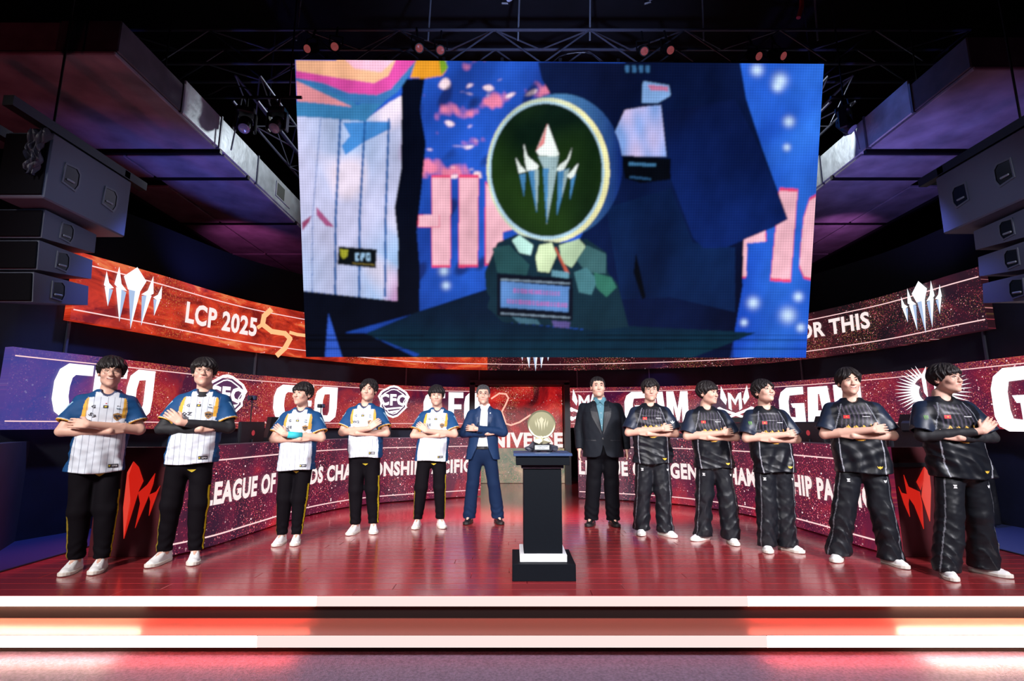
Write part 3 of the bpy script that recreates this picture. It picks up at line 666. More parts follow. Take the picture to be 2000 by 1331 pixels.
# low black side walls and kit bags in the wings
struct('trim_2', MB().hexa([(-4.62, 4.3, -.3), (-4.45, 4.25, -.3), (-6.3, 7.3, -.3), (-6.5, 7.3, -.3), (-4.62, 4.3, 1.08), (-4.45, 4.25, 1.08), (-6.3, 7.3, 1.08), (-6.5, 7.3, 1.08)]), DNAVY)
struct('trim_3', MB().box((-5.6, 7.45, .55), (2.0, .1, 1.1)).box((5.9, 7.2, .55), (1.5, .1, 1.1)), DNAVY)
struct('baseboard_left', MB().box((-5.5, 7.38, .01), (1.8, .03, .035)), mat('pale_trim', (.30, .32, .34), .5)); struct('baseboard_right', MB().box((5.9, 7.13, .01), (1.5, .03, .035)), mat('pale_trim', (.30, .32, .34), .5))
def kit_bag(x, y, lab, rz):
    r = empty('kit_bag', (x, y, .03), rz); tag(r, lab, 'bag'); fab = mat('bag_fabric', (.010, .011, .016), .45, bump=.4, bscale=14)
    F_ = Field(axis((-.33, .33, .015)), axis((-.22, .22, .015)), axis((-.02, .62, .015)))
    F_.add(lambda P: smax(np.maximum(np.abs(P[0]) - .26, np.maximum(np.abs(P[1]) - .14, np.abs(P[2] - .28) - .27)), -.3 + 0 * P[0], .02) - .02 - wob(P, 7, 14) * .015, (-9,) * 3, (9,) * 3, 0)
    v, f = F_.mesh(); mesh('bag_body', v, f, fab, r, True)
    MB().path([(-.1, -.02, .56), (-.06, -.02, .62), (.06, -.02, .62), (.1, -.02, .56)], .012).build('handle', BLKM, r)
    MB().path([(-.18, -.17, .5), (-.18, -.19, .2), (-.17, -.17, .05)], .015).build('strap', fab, r)
    MB().box((0, -.165, .2), (.34, .04, .22), bev=.02).build('pocket', fab, r)
kit_bag(-5.55, 7.05, 'black kit bag standing by the left wing wall', .1); kit_bag(5.85, 6.85, 'black kit bag standing by the right wing wall', -.15)

# ---- players' stations behind the desks
def chair_proto():
    r = empty('gaming_chair'); lea = mat('chair_leather', (.012, .013, .018), .35, bump=.1, bscale=60)
    MB().box((0, 0, .50), (.52, .50, .12), bev=.04).build('seat', lea, r)
    b = MB(); P0 = [(-.24, .0), (-.28, .25), (-.27, .5), (-.20, .66), (-.15, .84), (.15, .84), (.20, .66), (.27, .5), (.28, .25), (.24, .0)]
    b.prism(P0, .20, .30, lambda x, y, z: (x, y + z * .12 - abs(x) * .12, z + .56)); b.build('backrest', lea, r)
    MB().box((0, .26, 1.24), (.26, .07, .15), bev=.03).build('head_pillow', mat('pillow_grey', (.04, .04, .05), .5), r)
    for s_ in (-1, 1): MB().box((s_ * .30, 0, .74), (.08, .26, .04), bev=.015).tube((s_ * .30, .02, .50), (s_ * .30, .02, .73), .02).build('armrest', BLKM, r)
    MB().tube((0, 0, .12), (0, 0, .45), .03).build('gas_lift', BLKM, r)
    b = MB()
    for i in range(5):
        t = 2 * math.pi * i / 5; b.tube((0, 0, .12), (.30 * math.cos(t), .30 * math.sin(t), .07), .022); b.ball((.30 * math.cos(t), .30 * math.sin(t), .035), .035, 8)
    b.build('base', BLKM, r); return r
def monitor_proto():
    r = empty('monitor'); sh = mat('monitor_shell', (.012, .013, .020), .35)
    MB().box((0, 0, .255), (.54, .035, .32), bev=.01).build('panel', sh, r); MB().box((0, -.020, .255), (.50, .004, .28)).build('back_cover', mat('monitor_back', (.02, .022, .035), .4), r)
    b = MB(); b.lathe([(.032, 0), (.036, .003), (.030, .006)], (0, -.024, .27), 12, Matrix.Rotation(math.pi / 2, 3, 'X')); b.build('logo', led('logo_red', lin(200, 60, 70), .7), r)
    MB().box((0, -.03, .10), (.05, .03, .18)).build('stand_neck', sh, r); MB().box((0, -.02, .008), (.24, .18, .016), bev=.006).build('stand_foot', sh, r)
    b = MB()
    b.box((0, .020, .255), (.50, .003, .28)); b.build('display', led('display_glow', (.10, .16, .30), .6), r); return r
ch0 = chair_proto(); mo0 = monitor_proto(); used = [False, False]
WORDS = ('first', 'second', 'third', 'fourth', 'fifth')
for cv, side, lo in ((DL, 'left', 0), (DR, 'right', 1)):
    for i in range(5):
        outer = (i == 0) if lo == 0 else (i == 4)
        t = cv.L * (.10 + .195 * i) if lo == 0 else cv.L * (.12 + .19 * i)
        x, y = cv.at(t, -.42); nx, ny = cv.at(t, .58); rz = math.atan2(ny - y, nx - x) + math.pi / 2
        k = i if lo == 0 else 4 - i
        m = mo0 if not used[0] else copy_tree(mo0); used[0] = True; m.location = (x, y, DT); m.rotation_euler = (0, 0, rz)
        tag(m, 'black monitor on the %s desk, %s from its outer end' % (side, WORDS[k]), 'monitor', 'monitors on the team desks')
        x, y = cv.at(t + .33, -1.30) if lo == 0 else cv.at(t + .33, -1.30)
        if outer: continue
        c = ch0 if not used[1] else copy_tree(ch0); used[1] = True; c.location = (x, y, 0); c.rotation_euler = (0, 0, rz)
        tag(c, 'black gaming chair behind the %s desk, %s from its outer end' % (side, WORDS[k - 1]), 'chair', 'gaming chairs behind the desks')
for u, v, z, w in ((557, 782, 1.42, 'behind the third white-shirted player from the left'), (668, 797, 1.36, 'left of the fourth white-shirted player')):
    t, _ = DL.px(u, 850); x, y = DL.at(t, -.5); r = empty('player_camera', (x, y, DT)); h = aty(u, v, y).z - DT
    tag(r, 'small dark desk camera on a thin pole ' + w, 'camera'); MB().tube((0, 0, 0), (0, 0, h), .008).build('pole', BLKM, r); MB().box((0, 0, h + .03), (.11, .07, .06), bev=.01).build('camera_body', mat('camera_shell', (.02, .03, .09), .4), r)
    MB().tube((0, -.03, h + .03), (0, -.075, h + .03), .024).build('lens', BLKM, r); MB().lathe([(.05, 0), (.06, .008), (.02, .014)], (0, 0, 0), 14).build('foot', BLKM, r)

# podium ---------------------------------------------------------------------------
PX = .262
pod = empty('podium', (PX, 4.69, 0)); tag(pod, 'square black podium with white plinth holding the trophy at stage front', 'podium')
SATB = mat('podium_black', (.0015, .003, .006), .6, spec=.12, bump=.03, bscale=60)
bz = aty(1063, 1103, 4.43).z; cz = aty(1063, 886, 4.46).z
MB().box((0, 0, bz / 2), (.52, .52, bz), bev=.004).build('base', SATB, pod)
MB().box((0, 0, bz + .030), (.392, .392, .060), bev=.004).build('plinth', mat('plinth_white', (.75, .77, .82), .5), pod)
MB().box((0, 0, (bz + .06 + cz - .13) / 2), (.325, .325, cz - .13 - bz - .06), bev=.003).build('column', SATB, pod)
MB().box((0, 0, cz - .115), (.365, .365, .03), bev=.003).build('collar', mat('podium_collar', (.05, .03, .05), .4), pod)
MB().box((0, 0, cz - .062), (.455, .455, .076), bev=.003).build('cap', SATB, pod)
MB().box((0, 0, cz - .012), (.50, .50, .024), bev=.004).build('top_board', mat('podium_top', (.03, .06, .15), .4), pod)
# trophy
tr = empty('trophy', (PX + .005, 4.70, cz)); tag(tr, 'round pale gold trophy disc on dark rocks, standing on the podium', 'trophy')
GLD = mat('trophy_gold', (.62, .60, .38), .28, metal=.85); rx = Matrix.Rotation(math.pi / 2, 3, 'X')
MB().lathe([(.112, -.013), (.122, -.016), (.128, -.010), (.128, .010), (.122, .016), (.112, .013)], (0, 0, .245), 48, rx).build('rim', GLD, tr, False)
MB().lathe([(.113, -.008), (.113, .008)], (0, 0, .245), 48, rx).build('disc', mat('trophy_face', (.36, .42, .27), .30, metal=.7, noise=(14, .3)), tr)
b = MB()
for pl in CROWN_TOP + CROWN_LOW + CROWN_LOW2: b.prism([(x * .062, z * .066 + .245) for x, z in pl], -.017, -.006)
b.build('crown_relief', mat('trophy_relief', (.80, .78, .55), .3, metal=.7), tr)
def rock(name, c, r, seed, m, parent):
    rr = random.Random(seed); bm = bmesh.new()
    for _ in range(16):
        d = Vector((rr.gauss(0, 1), rr.gauss(0, 1), rr.gauss(0, 1))).normalized(); bm.verts.new((c[0] + d.x * r[0], c[1] + d.y * r[1], max(0, c[2] + d.z * r[2])))
    bmesh.ops.convex_hull(bm, input=bm.verts); me = bpy.data.meshes.new(name); bm.to_mesh(me); bm.free(); me.materials.append(m); return link(bpy.data.objects.new(name, me), parent)
RK = mat('rock_dark', (.035, .035, .050), .45, noise=(20, .5)); RKL = mat('rock_pale', (.45, .42, .28), .4, noise=(20, .3), metal=.3)
for c, r, sd, m in (((-.085, .01, .045), (.06, .05, .055), 1, RK), ((.085, .01, .042), (.065, .05, .052), 2, RK), ((0, .03, .05), (.10, .05, .055), 3, RK), ((-.035, -.01, .095), (.045, .035, .035), 4, RKL), ((.040, -.005, .092), (.045, .035, .035), 5, RKL), ((.0, .0, .11), (.035, .03, .04), 6, RKL), ((.12, .0, .025), (.035, .04, .03), 7, RK), ((-.12, .0, .025), (.035, .04, .03), 8, RK)): rock('rock', c, r, sd, m, tr)
MB().box((0, -.058, .040), (.150, .016, .058), bev=.002).build('plaque_frame', BLKM, tr); MB().box((0, -.067, .042), (.128, .004, .038)).build('plaque', mat('plaque_silver', (.55, .60, .62), .35, metal=.4), tr)
v_, f_, w_ = text_mesh('CHAMPIONSHIP', .02, 1); mesh('plaque_lettering', [((x / w_ - .5) * .10, -.0695, .046 + z * .009) for x, z in v_], f_, mat('plaque_ink', (.12, .10, .14), .6), tr)
v_, f_, w_ = text_mesh('PACIFIC', .02, 1); mesh('plaque_lettering', [((x / w_ - .5) * .06, -.0695, .031 + z * .008) for x, z in v_], f_, mat('plaque_ink', (.12, .10, .14), .6), tr)
# ---------------------------------------------------------------- big hanging screen
SCX, SCY, SCZ, SW, SH, TILT, SYAW = .772, 8.0, 4.701, 8.444, 4.754, .2662, .0115
SM = Matrix.Rotation(SYAW, 3, 'Z') @ Matrix.Rotation(TILT, 3, 'X')
def paint_screen(U, V):
    """the live picture on the screen, drawn from polygons; U, V are picture positions"""
    c = np.zeros(U.shape + (3,), dtype=np.float32); rs = np.random.RandomState(5)
    def L3(*q): return np.array(lin(*q), dtype=np.float32)
    def nz(sc, seed, ax=1., ay=1.):
        return wob((U * ax, V * ay, 0 * U), seed, sc)
    def inside(poly):
        p = np.array(poly, dtype=float); r = np.zeros(U.shape, dtype=bool); n = len(p); j = n - 1
        bb = (U >= p[:, 0].min()) & (U <= p[:, 0].max()) & (V >= p[:, 1].min()) & (V <= p[:, 1].max())
        u, v = U[bb], V[bb]; q = np.zeros(u.shape, dtype=bool)
        for i in range(n):
            (x0, y0), (x1, y1) = p[i], p[j]
            if y0 != y1: q ^= ((y0 > v) != (y1 > v)) & (u < (x1 - x0) * (v - y0) / (y1 - y0) + x0)
            j = i
        r[bb] = q; return r
    def A(pts): return [(560 + x * .4659, 100 + y * .4659) for x, y in pts]     # left detail frame
    def B(pts): return [(1000 + x * .4808, 100 + y * .4808) for x, y in pts]    # right detail frame
    def fill(poly, col, col2=None, t=None):
        m = inside(poly)
        if col2 is None: c[m] = L3(*col)
        else: tt = t[m][:, None]; c[m] = L3(*col) * (1 - tt) + L3(*col2) * tt
        return m
    # blurred blue hall
    t = np.clip(.5 + .6 * nz(.02, 3), 0, 1)[..., None]; c[:] = L3(22, 48, 130) * (1 - t) + L3(40, 96, 215) * t
    m = U > 1430; c[m] = (L3(26, 72, 190) * (1 - t[m]) + L3(48, 112, 222) * t[m])
    k = np.clip((nz(.055, 8, 1, 1.6) + .3 * nz(.16, 9) - .28) * 2.2, 0, 1) * (U < 1080) * (V < 350) * (U > 820); c[:] = c * (1 - k[..., None]) + L3(235, 130, 165) * k[..., None]
    k = np.clip((nz(.08, 18, 1, 1.4) - .55) * 4, 0, 1) * (U < 1080) * (V < 350) * (U > 820); c[:] = c * (1 - k[..., None]) + L3(255, 225, 235) * k[..., None]
    k = np.clip((nz(.06, 28) - .45) * 4, 0, 1) * (U < 1080) * (U > 820); c[:] = c * (1 - .7 * k[..., None]) + L3(20, 25, 70) * .7 * k[..., None]
    for u, v, r in ((1520, 160, 12), (1515, 172, 9), (1537, 240, 9), (1468, 592, 10), (1535, 616, 13), (1555, 580, 8), (1450, 630, 6), (1533, 290, 6), (1475, 140, 10), (868, 530, 8), (872, 558, 7), (1560, 640, 7)):
        k = np.exp(-((U - u) ** 2 + (V - v) ** 2) / r ** 2)[..., None]; c[:] = c * (1 - k) + L3(200, 225, 255) * k
    # giant pink letters behind
    PK = (250, 190, 205); PE = (235, 70, 120)
    for p in (A([(612, 535), (688, 535), (686, 897), (612, 897)]), A([(556, 690), (640, 690), (640, 738), (556, 738)]), A([(725, 535), (803, 535), (800, 895), (725, 895)]), A([(836, 560), (905, 640), (960, 745), (905, 760), (910, 888), (836, 890)]),
              B([(935, 745), (1020, 725), (1022, 775), (948, 782), (945, 915), (930, 915)]), B([(1080, 570), (1150, 575), (1122, 928), (1045, 922)]), B([(1235, 590), (1200, 610), (1178, 680), (1165, 800), (1160, 870), (1178, 915), (1235, 930)])):
        p2 = np.array(p); ce = p2.mean(0); fill([tuple(ce + (q - ce) * 1.07) for q in p2], PE); fill(p, PK)
    # white pinstriped shirt
    g = np.clip((V - 230) / 350, 0, 1); sh = fill(A([(40, 270), (245, 285), (340, 290), (435, 220), (490, 190), (482, 640), (466, 1048), (75, 1005)]), (205, 205, 240), (160, 195, 240), np.clip(.5 + nz(.015, 31) * .9, 0, 1))
    k = (np.clip((nz(.022, 41, 1, .8) - .3) * 2.5, 0, 1) * sh)[..., None]; c[:] = c * (1 - k) + L3(240, 225, 245) * k
    k = (np.clip((nz(.028, 47, 1, .6) - .55) * 4, 0, 1) * sh)[..., None]; c[:] = c * (1 - .6 * k) + L3(215, 120, 190) * .6 * k
    fill(A([(240, 305), (340, 300), (440, 300), (440, 330), (330, 385), (250, 440), (235, 400), (270, 360)]), (70, 140, 215)); fill(A([(130, 655), (205, 740), (170, 735), (130, 690)]), (175, 90, 140)); fill(A([(70, 720), (110, 690), (100, 720), (72, 755)]), (150, 70, 110))
    for x0, x1, w in ((230, 208, 5), (333, 308, 5), (432, 416, 5), (148, 112, 1.5)): fill(A([(x0 - w, 285), (x0 + w, 285), (x1 + w + 2, 700), (x1 + w, 1030), (x1 - w, 1030), (x1 - w + 2, 700)]), (40, 95, 165))
    # dark sleeve and trousers
    fill(A([(485, 125), (582, 118), (562, 250), (586, 390), (570, 560), (548, 760), (560, 900), (560, 1095), (250, 1180), (80, 1295), (75, 1006), (466, 1048), (470, 800), (455, 660), (482, 500)]), (6, 10, 26))
    fill(A([(180, 1100), (240, 1290), (165, 1290)]), (50, 90, 200))
    # forearm: peach, magenta rim, blue shade
    fill(A([(45, 110), (300, 230), (440, 190), (335, 300), (150, 285), (48, 280)]), (60, 130, 185)); fill(A([(45, 130), (280, 240), (160, 225), (48, 215)]), (235, 150, 160))
    fill(A([(45, 44), (560, 44), (470, 175), (400, 225), (290, 225), (150, 160), (45, 130)]), (60, 120, 185)); fill(A([(45, 44), (545, 44), (440, 165), (380, 190), (260, 180), (160, 140), (45, 118)]), (225, 80, 170)); fill(A([(45, 44), (460, 44), (430, 110), (370, 140), (200, 115), (45, 88)]), (255, 190, 150)); fill(A([(250, 44), (455, 44), (400, 95), (290, 80)]), (255, 190, 215))
    fill(A([(545, 44), (665, 44), (678, 75), (655, 110), (590, 120), (520, 118)]), (225, 150, 40)); fill(A([(640, 44), (668, 48), (678, 75), (650, 105)]), (120, 160, 40))
    # hem patch
    fill(A([(222, 820), (382, 832), (378, 912), (218, 895)]), (10, 16, 22))
    for k_ in (0,): fill(A([(228, 832), (262, 835), (258, 862), (243, 872), (230, 858)]), (170, 170, 50))
    for x0 in (292, 315, 338): fill(A([(x0, 848), (x0 + 16, 849), (x0 + 15, 880), (x0 - 1, 879)]), (160, 200, 235)); 
    fill(A([(300, 856), (310, 857), (309, 872), (299, 871)]), (10, 16, 22)); fill(A([(322, 866), (334, 866), (334, 880), (322, 880)]), (10, 16, 22)); fill(A([(343, 856), (350, 857), (349, 872), (342, 871)]), (10, 16, 22))
    fill(A([(280, 889), (372, 896), (372, 899), (280, 892)]), (150, 130, 60))
    # man in the dark suit
    NV = (7, 13, 40)
    fill(B([(105, 52), (920, 52), (945, 200), (1010, 400), (1113, 685), (1050, 720), (935, 760), (930, 960), (880, 1245), (300, 1245), (250, 800), (370, 600), (420, 420), (330, 260), (160, 190), (120, 120)]), NV, (12, 30, 78), np.clip(.45 + .5 * nz(.012, 77), 0, 1))
    fill(B([(380, 640), (640, 560), (730, 780), (900, 800), (900, 1060), (640, 1000), (440, 1010)]), (8, 22, 56), (14, 38, 84), np.clip(.5 + .5 * nz(.02, 79, 1, .4), 0, 1))
    fill(B([(500, 820), (540, 1000), (525, 1010), (490, 900)]), (3, 6, 16))
    fill(B([(620, 250), (900, 200), (1000, 400), (1113, 685), (1050, 720), (860, 800), (770, 800), (730, 760), (640, 520)]), (10, 20, 58), (13, 34, 96), np.clip((V - 200) / 250 + .3 * nz(.02, 81), 0, 1))
    fill(B([(455, 245), (530, 232), (600, 225), (622, 432), (430, 428), (408, 350)]), (215, 195, 235), (130, 165, 230), np.clip(.5 + nz(.05, 83, 1, .4) * 1.2, 0, 1))
    fill(B([(528, 128), (632, 145), (640, 185), (590, 215), (525, 215)]), (130, 170, 225)); fill(B([(545, 142), (628, 150), (630, 168), (560, 165)]), (200, 120, 160))
    fill(B([(440, 432), (640, 440), (640, 525), (520, 540), (455, 520)]), (5, 8, 16)); fill(B([(470, 455), (580, 462), (580, 472), (470, 468)]), (60, 110, 150)); fill(B([(475, 510), (560, 520), (560, 527), (475, 519)]), (40, 80, 120))
    for x0 in (456, 484, 512, 538): fill(B([(x0, 64), (x0 + 16, 66), (x0 + 17, 94), (x0 + 2, 92)]), (60, 110, 160))
    # trophy: thickness, rim, face
    def el(cx, cy, rx_, ry_, rot=0.):
        a = np.cos(rot), np.sin(rot); X = (U - cx) * a[0] + (V - cy) * a[1]; Y = -(U - cx) * a[1] + (V - cy) * a[0]; return (X / rx_) ** 2 + (Y / ry_) ** 2
    m = (el(1092, 326, 122, 140, .05) < 1) & (V < 460); tt = np.clip((U - 1100) / 110, 0, 1)[..., None]; c[m] = (L3(70, 120, 170) * (1 - tt) + L3(16, 40, 110) * tt)[m]
    m = el(1070, 335, 119, 141, -.04) < 1; tt = np.clip(.5 + .5 * np.sin(U * .02) + .2 * nz(.03, 90), 0, 1)[..., None]; c[m] = (L3(240, 235, 175) * (1 - tt) + L3(200, 215, 190) * tt)[m]
    m = (el(1067, 335, 112, 134, -.04) < 1); c[m] = L3(170, 205, 225)
    m = el(1067, 334, 108, 129, -.04) < 1; tt = np.clip(.4 + .6 * nz(.018, 91), 0, 1)[..., None]; c[m] = (L3(8, 26, 16) * (1 - tt) + L3(34, 60, 22) * tt)[m]
    WH = (235, 245, 240); BL_ = (70, 130, 180); GY = (150, 175, 180)
    for p, q in (([(143, 300), (190, 425), (178, 432), (110, 428), (97, 410)], WH), ([(143, 300), (130, 380), (97, 410), (120, 360)], (220, 130, 130)), ([(105, 432), (188, 432), (180, 478), (128, 480)], GY), ([(124, 480), (148, 480), (140, 705)], BL_), ([(148, 480), (182, 478), (140, 705)], GY),
                 ([(47, 380), (62, 430), (108, 470), (100, 485), (60, 490), (52, 450)], WH), ([(66, 490), (108, 485), (100, 662)], BL_), ([(90, 487), (108, 485), (100, 662)], GY), ([(14, 435), (35, 470), (58, 492), (28, 500)], WH), ([(30, 505), (56, 500), (48, 594)], BL_),
                 ([(241, 398), (232, 440), (205, 492), (178, 488), (192, 466), (222, 445)], WH), ([(186, 492), (232, 480), (181, 670)], BL_), ([(210, 490), (232, 480), (200, 600)], GY), ([(268, 460), (250, 512), (235, 522), (220, 510)], WH), ([(238, 525), (258, 500), (232, 616)], BL_)): fill(B(p), q)
    # rocks and plaque
    for p, q in (([(-60, 780), (20, 745), (120, 770), (200, 780), (300, 765), (380, 820), (385, 900), (425, 945), (455, 1060), (470, 1120), (330, 1135), (250, 1125), (-40, 1100), (-100, 1040), (-110, 900)], (20, 45, 60)),
                 ([(0, 770), (30, 750), (85, 790), (75, 830), (30, 820)], (190, 235, 225)), ([(110, 790), (160, 780), (180, 830), (150, 900), (105, 895), (95, 840)], (215, 235, 190)), ([(190, 790), (270, 765), (300, 800), (240, 880), (200, 860)], (180, 205, 170)), ([(300, 790), (378, 825), (378, 905), (300, 900), (260, 850)], (60, 100, 105)),
                 ([(250, 900), (300, 880), (345, 930), (320, 990), (270, 980)], (70, 120, 130)), ([(330, 900), (400, 920), (422, 960), (380, 1000), (340, 960)], (50, 110, 95)), ([(-80, 800), (-10, 790), (70, 870), (60, 910), (-60, 900)], (40, 80, 85)), ([(170, 800), (178, 800), (232, 905), (222, 915)], (190, 90, 70)), ([(160, 890), (230, 900), (230, 925), (160, 915)], (100, 150, 170)),
                 ([(-60, 905), (245, 925), (245, 1095), (-60, 1075)], (12, 18, 34)), ([(-45, 935), (230, 958), (226, 1060), (-45, 1040)], (95, 140, 205)), ([(-45, 925), (235, 942), (235, 948), (-45, 932)], (130, 150, 170)), ([(-45, 1062), (235, 1080), (235, 1086), (-45, 1068)], (130, 150, 170)), ([(0, 1080), (100, 1090), (115, 1110), (30, 1105)], (70, 110, 130)), ([(160, 1095), (235, 1100), (230, 1125), (170, 1120)], (90, 80, 140))): fill(B(p), q)
    for row, (y, a_, b_) in enumerate(((965, 5, 195), (1008, -20, 215))):
        x = a_
        while x < b_:
            w = rs.choice([6, 9, 12]); yy_ = y + (x - a_) * .07; fill(B([(x, yy_), (x + w, yy_ + .5), (x + w, yy_ + 17), (x, yy_ + 16)]), (190, 110, 190)); fill(B([(x + 3, yy_ + 6), (x + w - 1, yy_ + 6), (x + w - 1, yy_ + 10), (x + 3, yy_ + 10)]), (95, 140, 205)); x += w + 4
    # table
    m = inside(A([(330, 1185), (560, 1090), (835, 1000), (900, 1120), (1400, 1150), (1960, 1180), (1400, 1400), (330, 1400), (560, 1270)])) & ~inside(B([(-60, 905), (245, 925), (380, 1000), (455, 1060), (470, 1120), (330, 1135), (-40, 1100), (-100, 1040)])) & (V > 545)
    tt = np.clip((V - 560) / 130 + .3 * nz(.02, 99, .5, 2), 0, 1)[..., None]; c[m] = (L3(10, 16, 44) * (1 - tt) + L3(12, 46, 66) * tt)[m]
    fill(A([(80, 1180), (330, 1180), (560, 1290), (80, 1290)]), (6, 10, 26)); fill(A([(180, 1100), (240, 1290), (165, 1290)]), (50, 90, 200))
    # scan rows and the diode grid
    ln = (np.abs(V - 664) < 1.4) | (np.abs(V - 681) < 1.2) | (np.abs(V - 655) < .9); c[ln] *= .25
    c *= np.clip(1 + .22 * nz(.035, 201, 1, .55) + .12 * nz(.12, 202), .3, 1.6)[..., None]
    c *= (1 + .06 * np.sin(V * .9 + .1 * np.sin(U * .01)))[..., None]
    return np.clip(c, 0, 1)
def soften(c, n):
    for _ in range(n):
        d = c.copy(); d[1:-1] = (c[:-2] + 2 * c[1:-1] + c[2:]) / 4; c = d.copy(); c[:, 1:-1] = (d[:, :-2] + 2 * d[:, 1:-1] + d[:, 2:]) / 4
    return c
nx_, nz_ = 800, 450
ga, gb = np.meshgrid(np.linspace(-.5, .5, nx_ + 1), np.linspace(-.5, .5, nz_ + 1), indexing='ij')
SMn = np.array(SM); Pl = np.stack([ga * SW, 0 * ga, gb * SH], -1) @ SMn.T + np.array([SCX, SCY, SCZ])
_d = Pl[..., 1] * math.cos(CAM_P) + (Pl[..., 2] - CAM_H) * math.sin(CAM_P); _u = -Pl[..., 1] * math.sin(CAM_P) + (Pl[..., 2] - CAM_H) * math.cos(CAM_P)
COL = soften(paint_screen(1000 + FPX * Pl[..., 0] / _d, 665.5 - FPX * _u / _d), 3)
ii = np.arange((nx_ + 1) * (nz_ + 1)).reshape(nx_ + 1, nz_ + 1)
Fq = np.stack([ii[:-1, :-1], ii[1:, :-1], ii[1:, 1:], ii[:-1, 1:]], -1).reshape(-1, 4)
scr = empty('hanging_screen', (SCX, SCY, SCZ)); scr.rotation_euler = SM.to_euler(); tag(scr, 'giant hanging LED screen showing a close-up of the trophy between two people', 'screen')
dm = mat_attr('led_diodes', .9, .02, emis=1.02); dm.cycles.emission_sampling = 'NONE'
if 'g' not in dm:      # fine diode grid
    dm['g'] = 1; nt = dm.node_tree; L = nt.links.new; b = nt.nodes['Principled BSDF']; tc = nt.nodes.new('ShaderNodeTexCoord'); w = []
    for ax in (0, 2):
        sp = nt.nodes.new('ShaderNodeSeparateXYZ'); L(tc.outputs['Object'], sp.inputs[0]); m1 = nt.nodes.new('ShaderNodeMath'); m1.operation = 'MULTIPLY'; m1.inputs[1].default_value = 2 * math.pi / .042; L(sp.outputs[ax], m1.inputs[0])
        m2 = nt.nodes.new('ShaderNodeMath'); m2.operation = 'SINE'; L(m1.outputs[0], m2.inputs[0]); w.append(m2.outputs[0])
    m3 = nt.nodes.new('ShaderNodeMath'); m3.operation = 'MULTIPLY_ADD'; L(w[0], m3.inputs[0]); m3.inputs[1].default_value = .065; m3.inputs[2].default_value = 1.0
    m4 = nt.nodes.new('ShaderNodeMath'); m4.operation = 'MULTIPLY_ADD'; L(w[1], m4.inputs[0]); m4.inputs[1].default_value = .065; L(m3.outputs[0], m4.inputs[2]); L(m4.outputs[0], b.inputs['Emission Strength'])
so = mesh('led_face', np.stack([ga * SW, 0 * ga - .06, gb * SH], -1).reshape(-1, 3), Fq, dm, scr, False, {'Col': COL.reshape(-1, 3)})
MB().box((0, .03, 0), (SW, .17, SH)).build('cabinet', BLK, scr)
b = MB()
for i in range(9): b.box((-SW / 2 + SW * (i + .5) / 9, .06, SH / 2 + .04), (.05, .05, .12))
b.build('hanging_lug', BLKM, scr)['kind'] = 'stuff'

# ---------------------------------------------------------------- trusses, lamps, ducts, speakers
TM = mat('truss_metal', (.13, .14, .20), .38, metal=.5)
def truss(name, a, b, w, h, seg, label, r=.022, m=TM):
    a, b = Vector(a), Vector(b); root = empty(name, a); tag(root, label, 'truss'); d = (b - a); L_ = d.length; d.normalize(); s_ = d.cross(Vector((0, 0, 1))).normalized(); up = s_.cross(d)
    cs = [(s_ * (i * w / 2) + up * (j * h / 2)) for i in (-1, 1) for j in (-1, 1)]
    for c_ in cs: MB().tube(c_, d * L_ + c_, r).build('chord', m, root)
    n = max(1, int(L_ / seg)); lac = MB()
    for k in range(n):
        p, q = d * (L_ * k / n), d * (L_ * (k + 1) / n)
        for i, j in ((0, 1), (2, 3), (0, 2), (1, 3)):
            A_, B_ = (cs[i], cs[j]) if k % 2 else (cs[j], cs[i])
            bb = MB(); bb.tube(p + A_, q + B_, r * .55, n=6); bb.build('brace', m, root)
    if name == 'side_truss':
        for k in (.15, .85): MB().tube(d * L_ * k + up * h / 2, Vector((d.x * L_ * k, d.y * L_ * k, 9.2 - a.z)), .012).build('hanger', m, root)
    return root
truss('lighting_truss', (-6.6, 7.75, 7.42), (7.6, 7.75, 7.42), .45, .62, .75, 'long box truss running across above the big screen', .026)
truss('lighting_truss', (-6.6, 6.55, 8.05), (7.6, 6.55, 8.05), .45, .5, .9, 'front box truss high above the stage, nearest the camera', .024)
truss('side_truss', (-4.3, 7.5, 6.65), (-4.3, 12.5, 6.65), .4, .45, .7, 'short truss running back above the left duct')
truss('side_truss', (5.35, 7.5, 6.65), (5.35, 12.5, 6.65), .4, .45, .7, 'short truss running back above the right duct')
for x0, x1, lb in ((-5.7, -3.3, 'thin black pipe hanging left of the big screen'), (5.0, 6.6, 'thin black pipe hanging right of the big screen')):
    tag(MB().tube((x0, 7.3, 6.34), (x1, 7.3, 6.34), .025).tube((x0 + .2, 7.3, 6.34), (x0 + .2, 7.3, 9.2), .012).tube((x1 - .2, 7.3, 6.34), (x1 - .2, 7.3, 9.2), .012).build('rigging_pipe', BLKM), lb, 'pipe')
for x, w in ((-3.6, 'leftmost'), (-1.4, 'second from the left'), (.1, 'third from the left'), (1.3, 'third from the right'), (3.2, 'second from the right'), (5.1, 'rightmost')):
    tag(MB().tube((x, 7.6, 7.6), (x + .05, 7.6, 9.2), .015).build('rigging_rod', mat('rod_steel', (.45, .50, .62), .35, metal=.5)), 'thin steel rod dropping to the long truss, %s of six' % w, 'rod', 'steel rods above the long truss')
for x, lb in ((-4.30, 'steel wire dropping to the left duct edge'), (5.32, 'steel wire dropping to the right duct edge')):
    tag(MB().tube((x, 7.25, 5.42), (x + (.06 if x < 0 else -.06), 7.3, 6.34), .012).build('hanger_wire', mat('rod_steel', (.45, .50, .62), .35, metal=.5)), lb, 'wire')
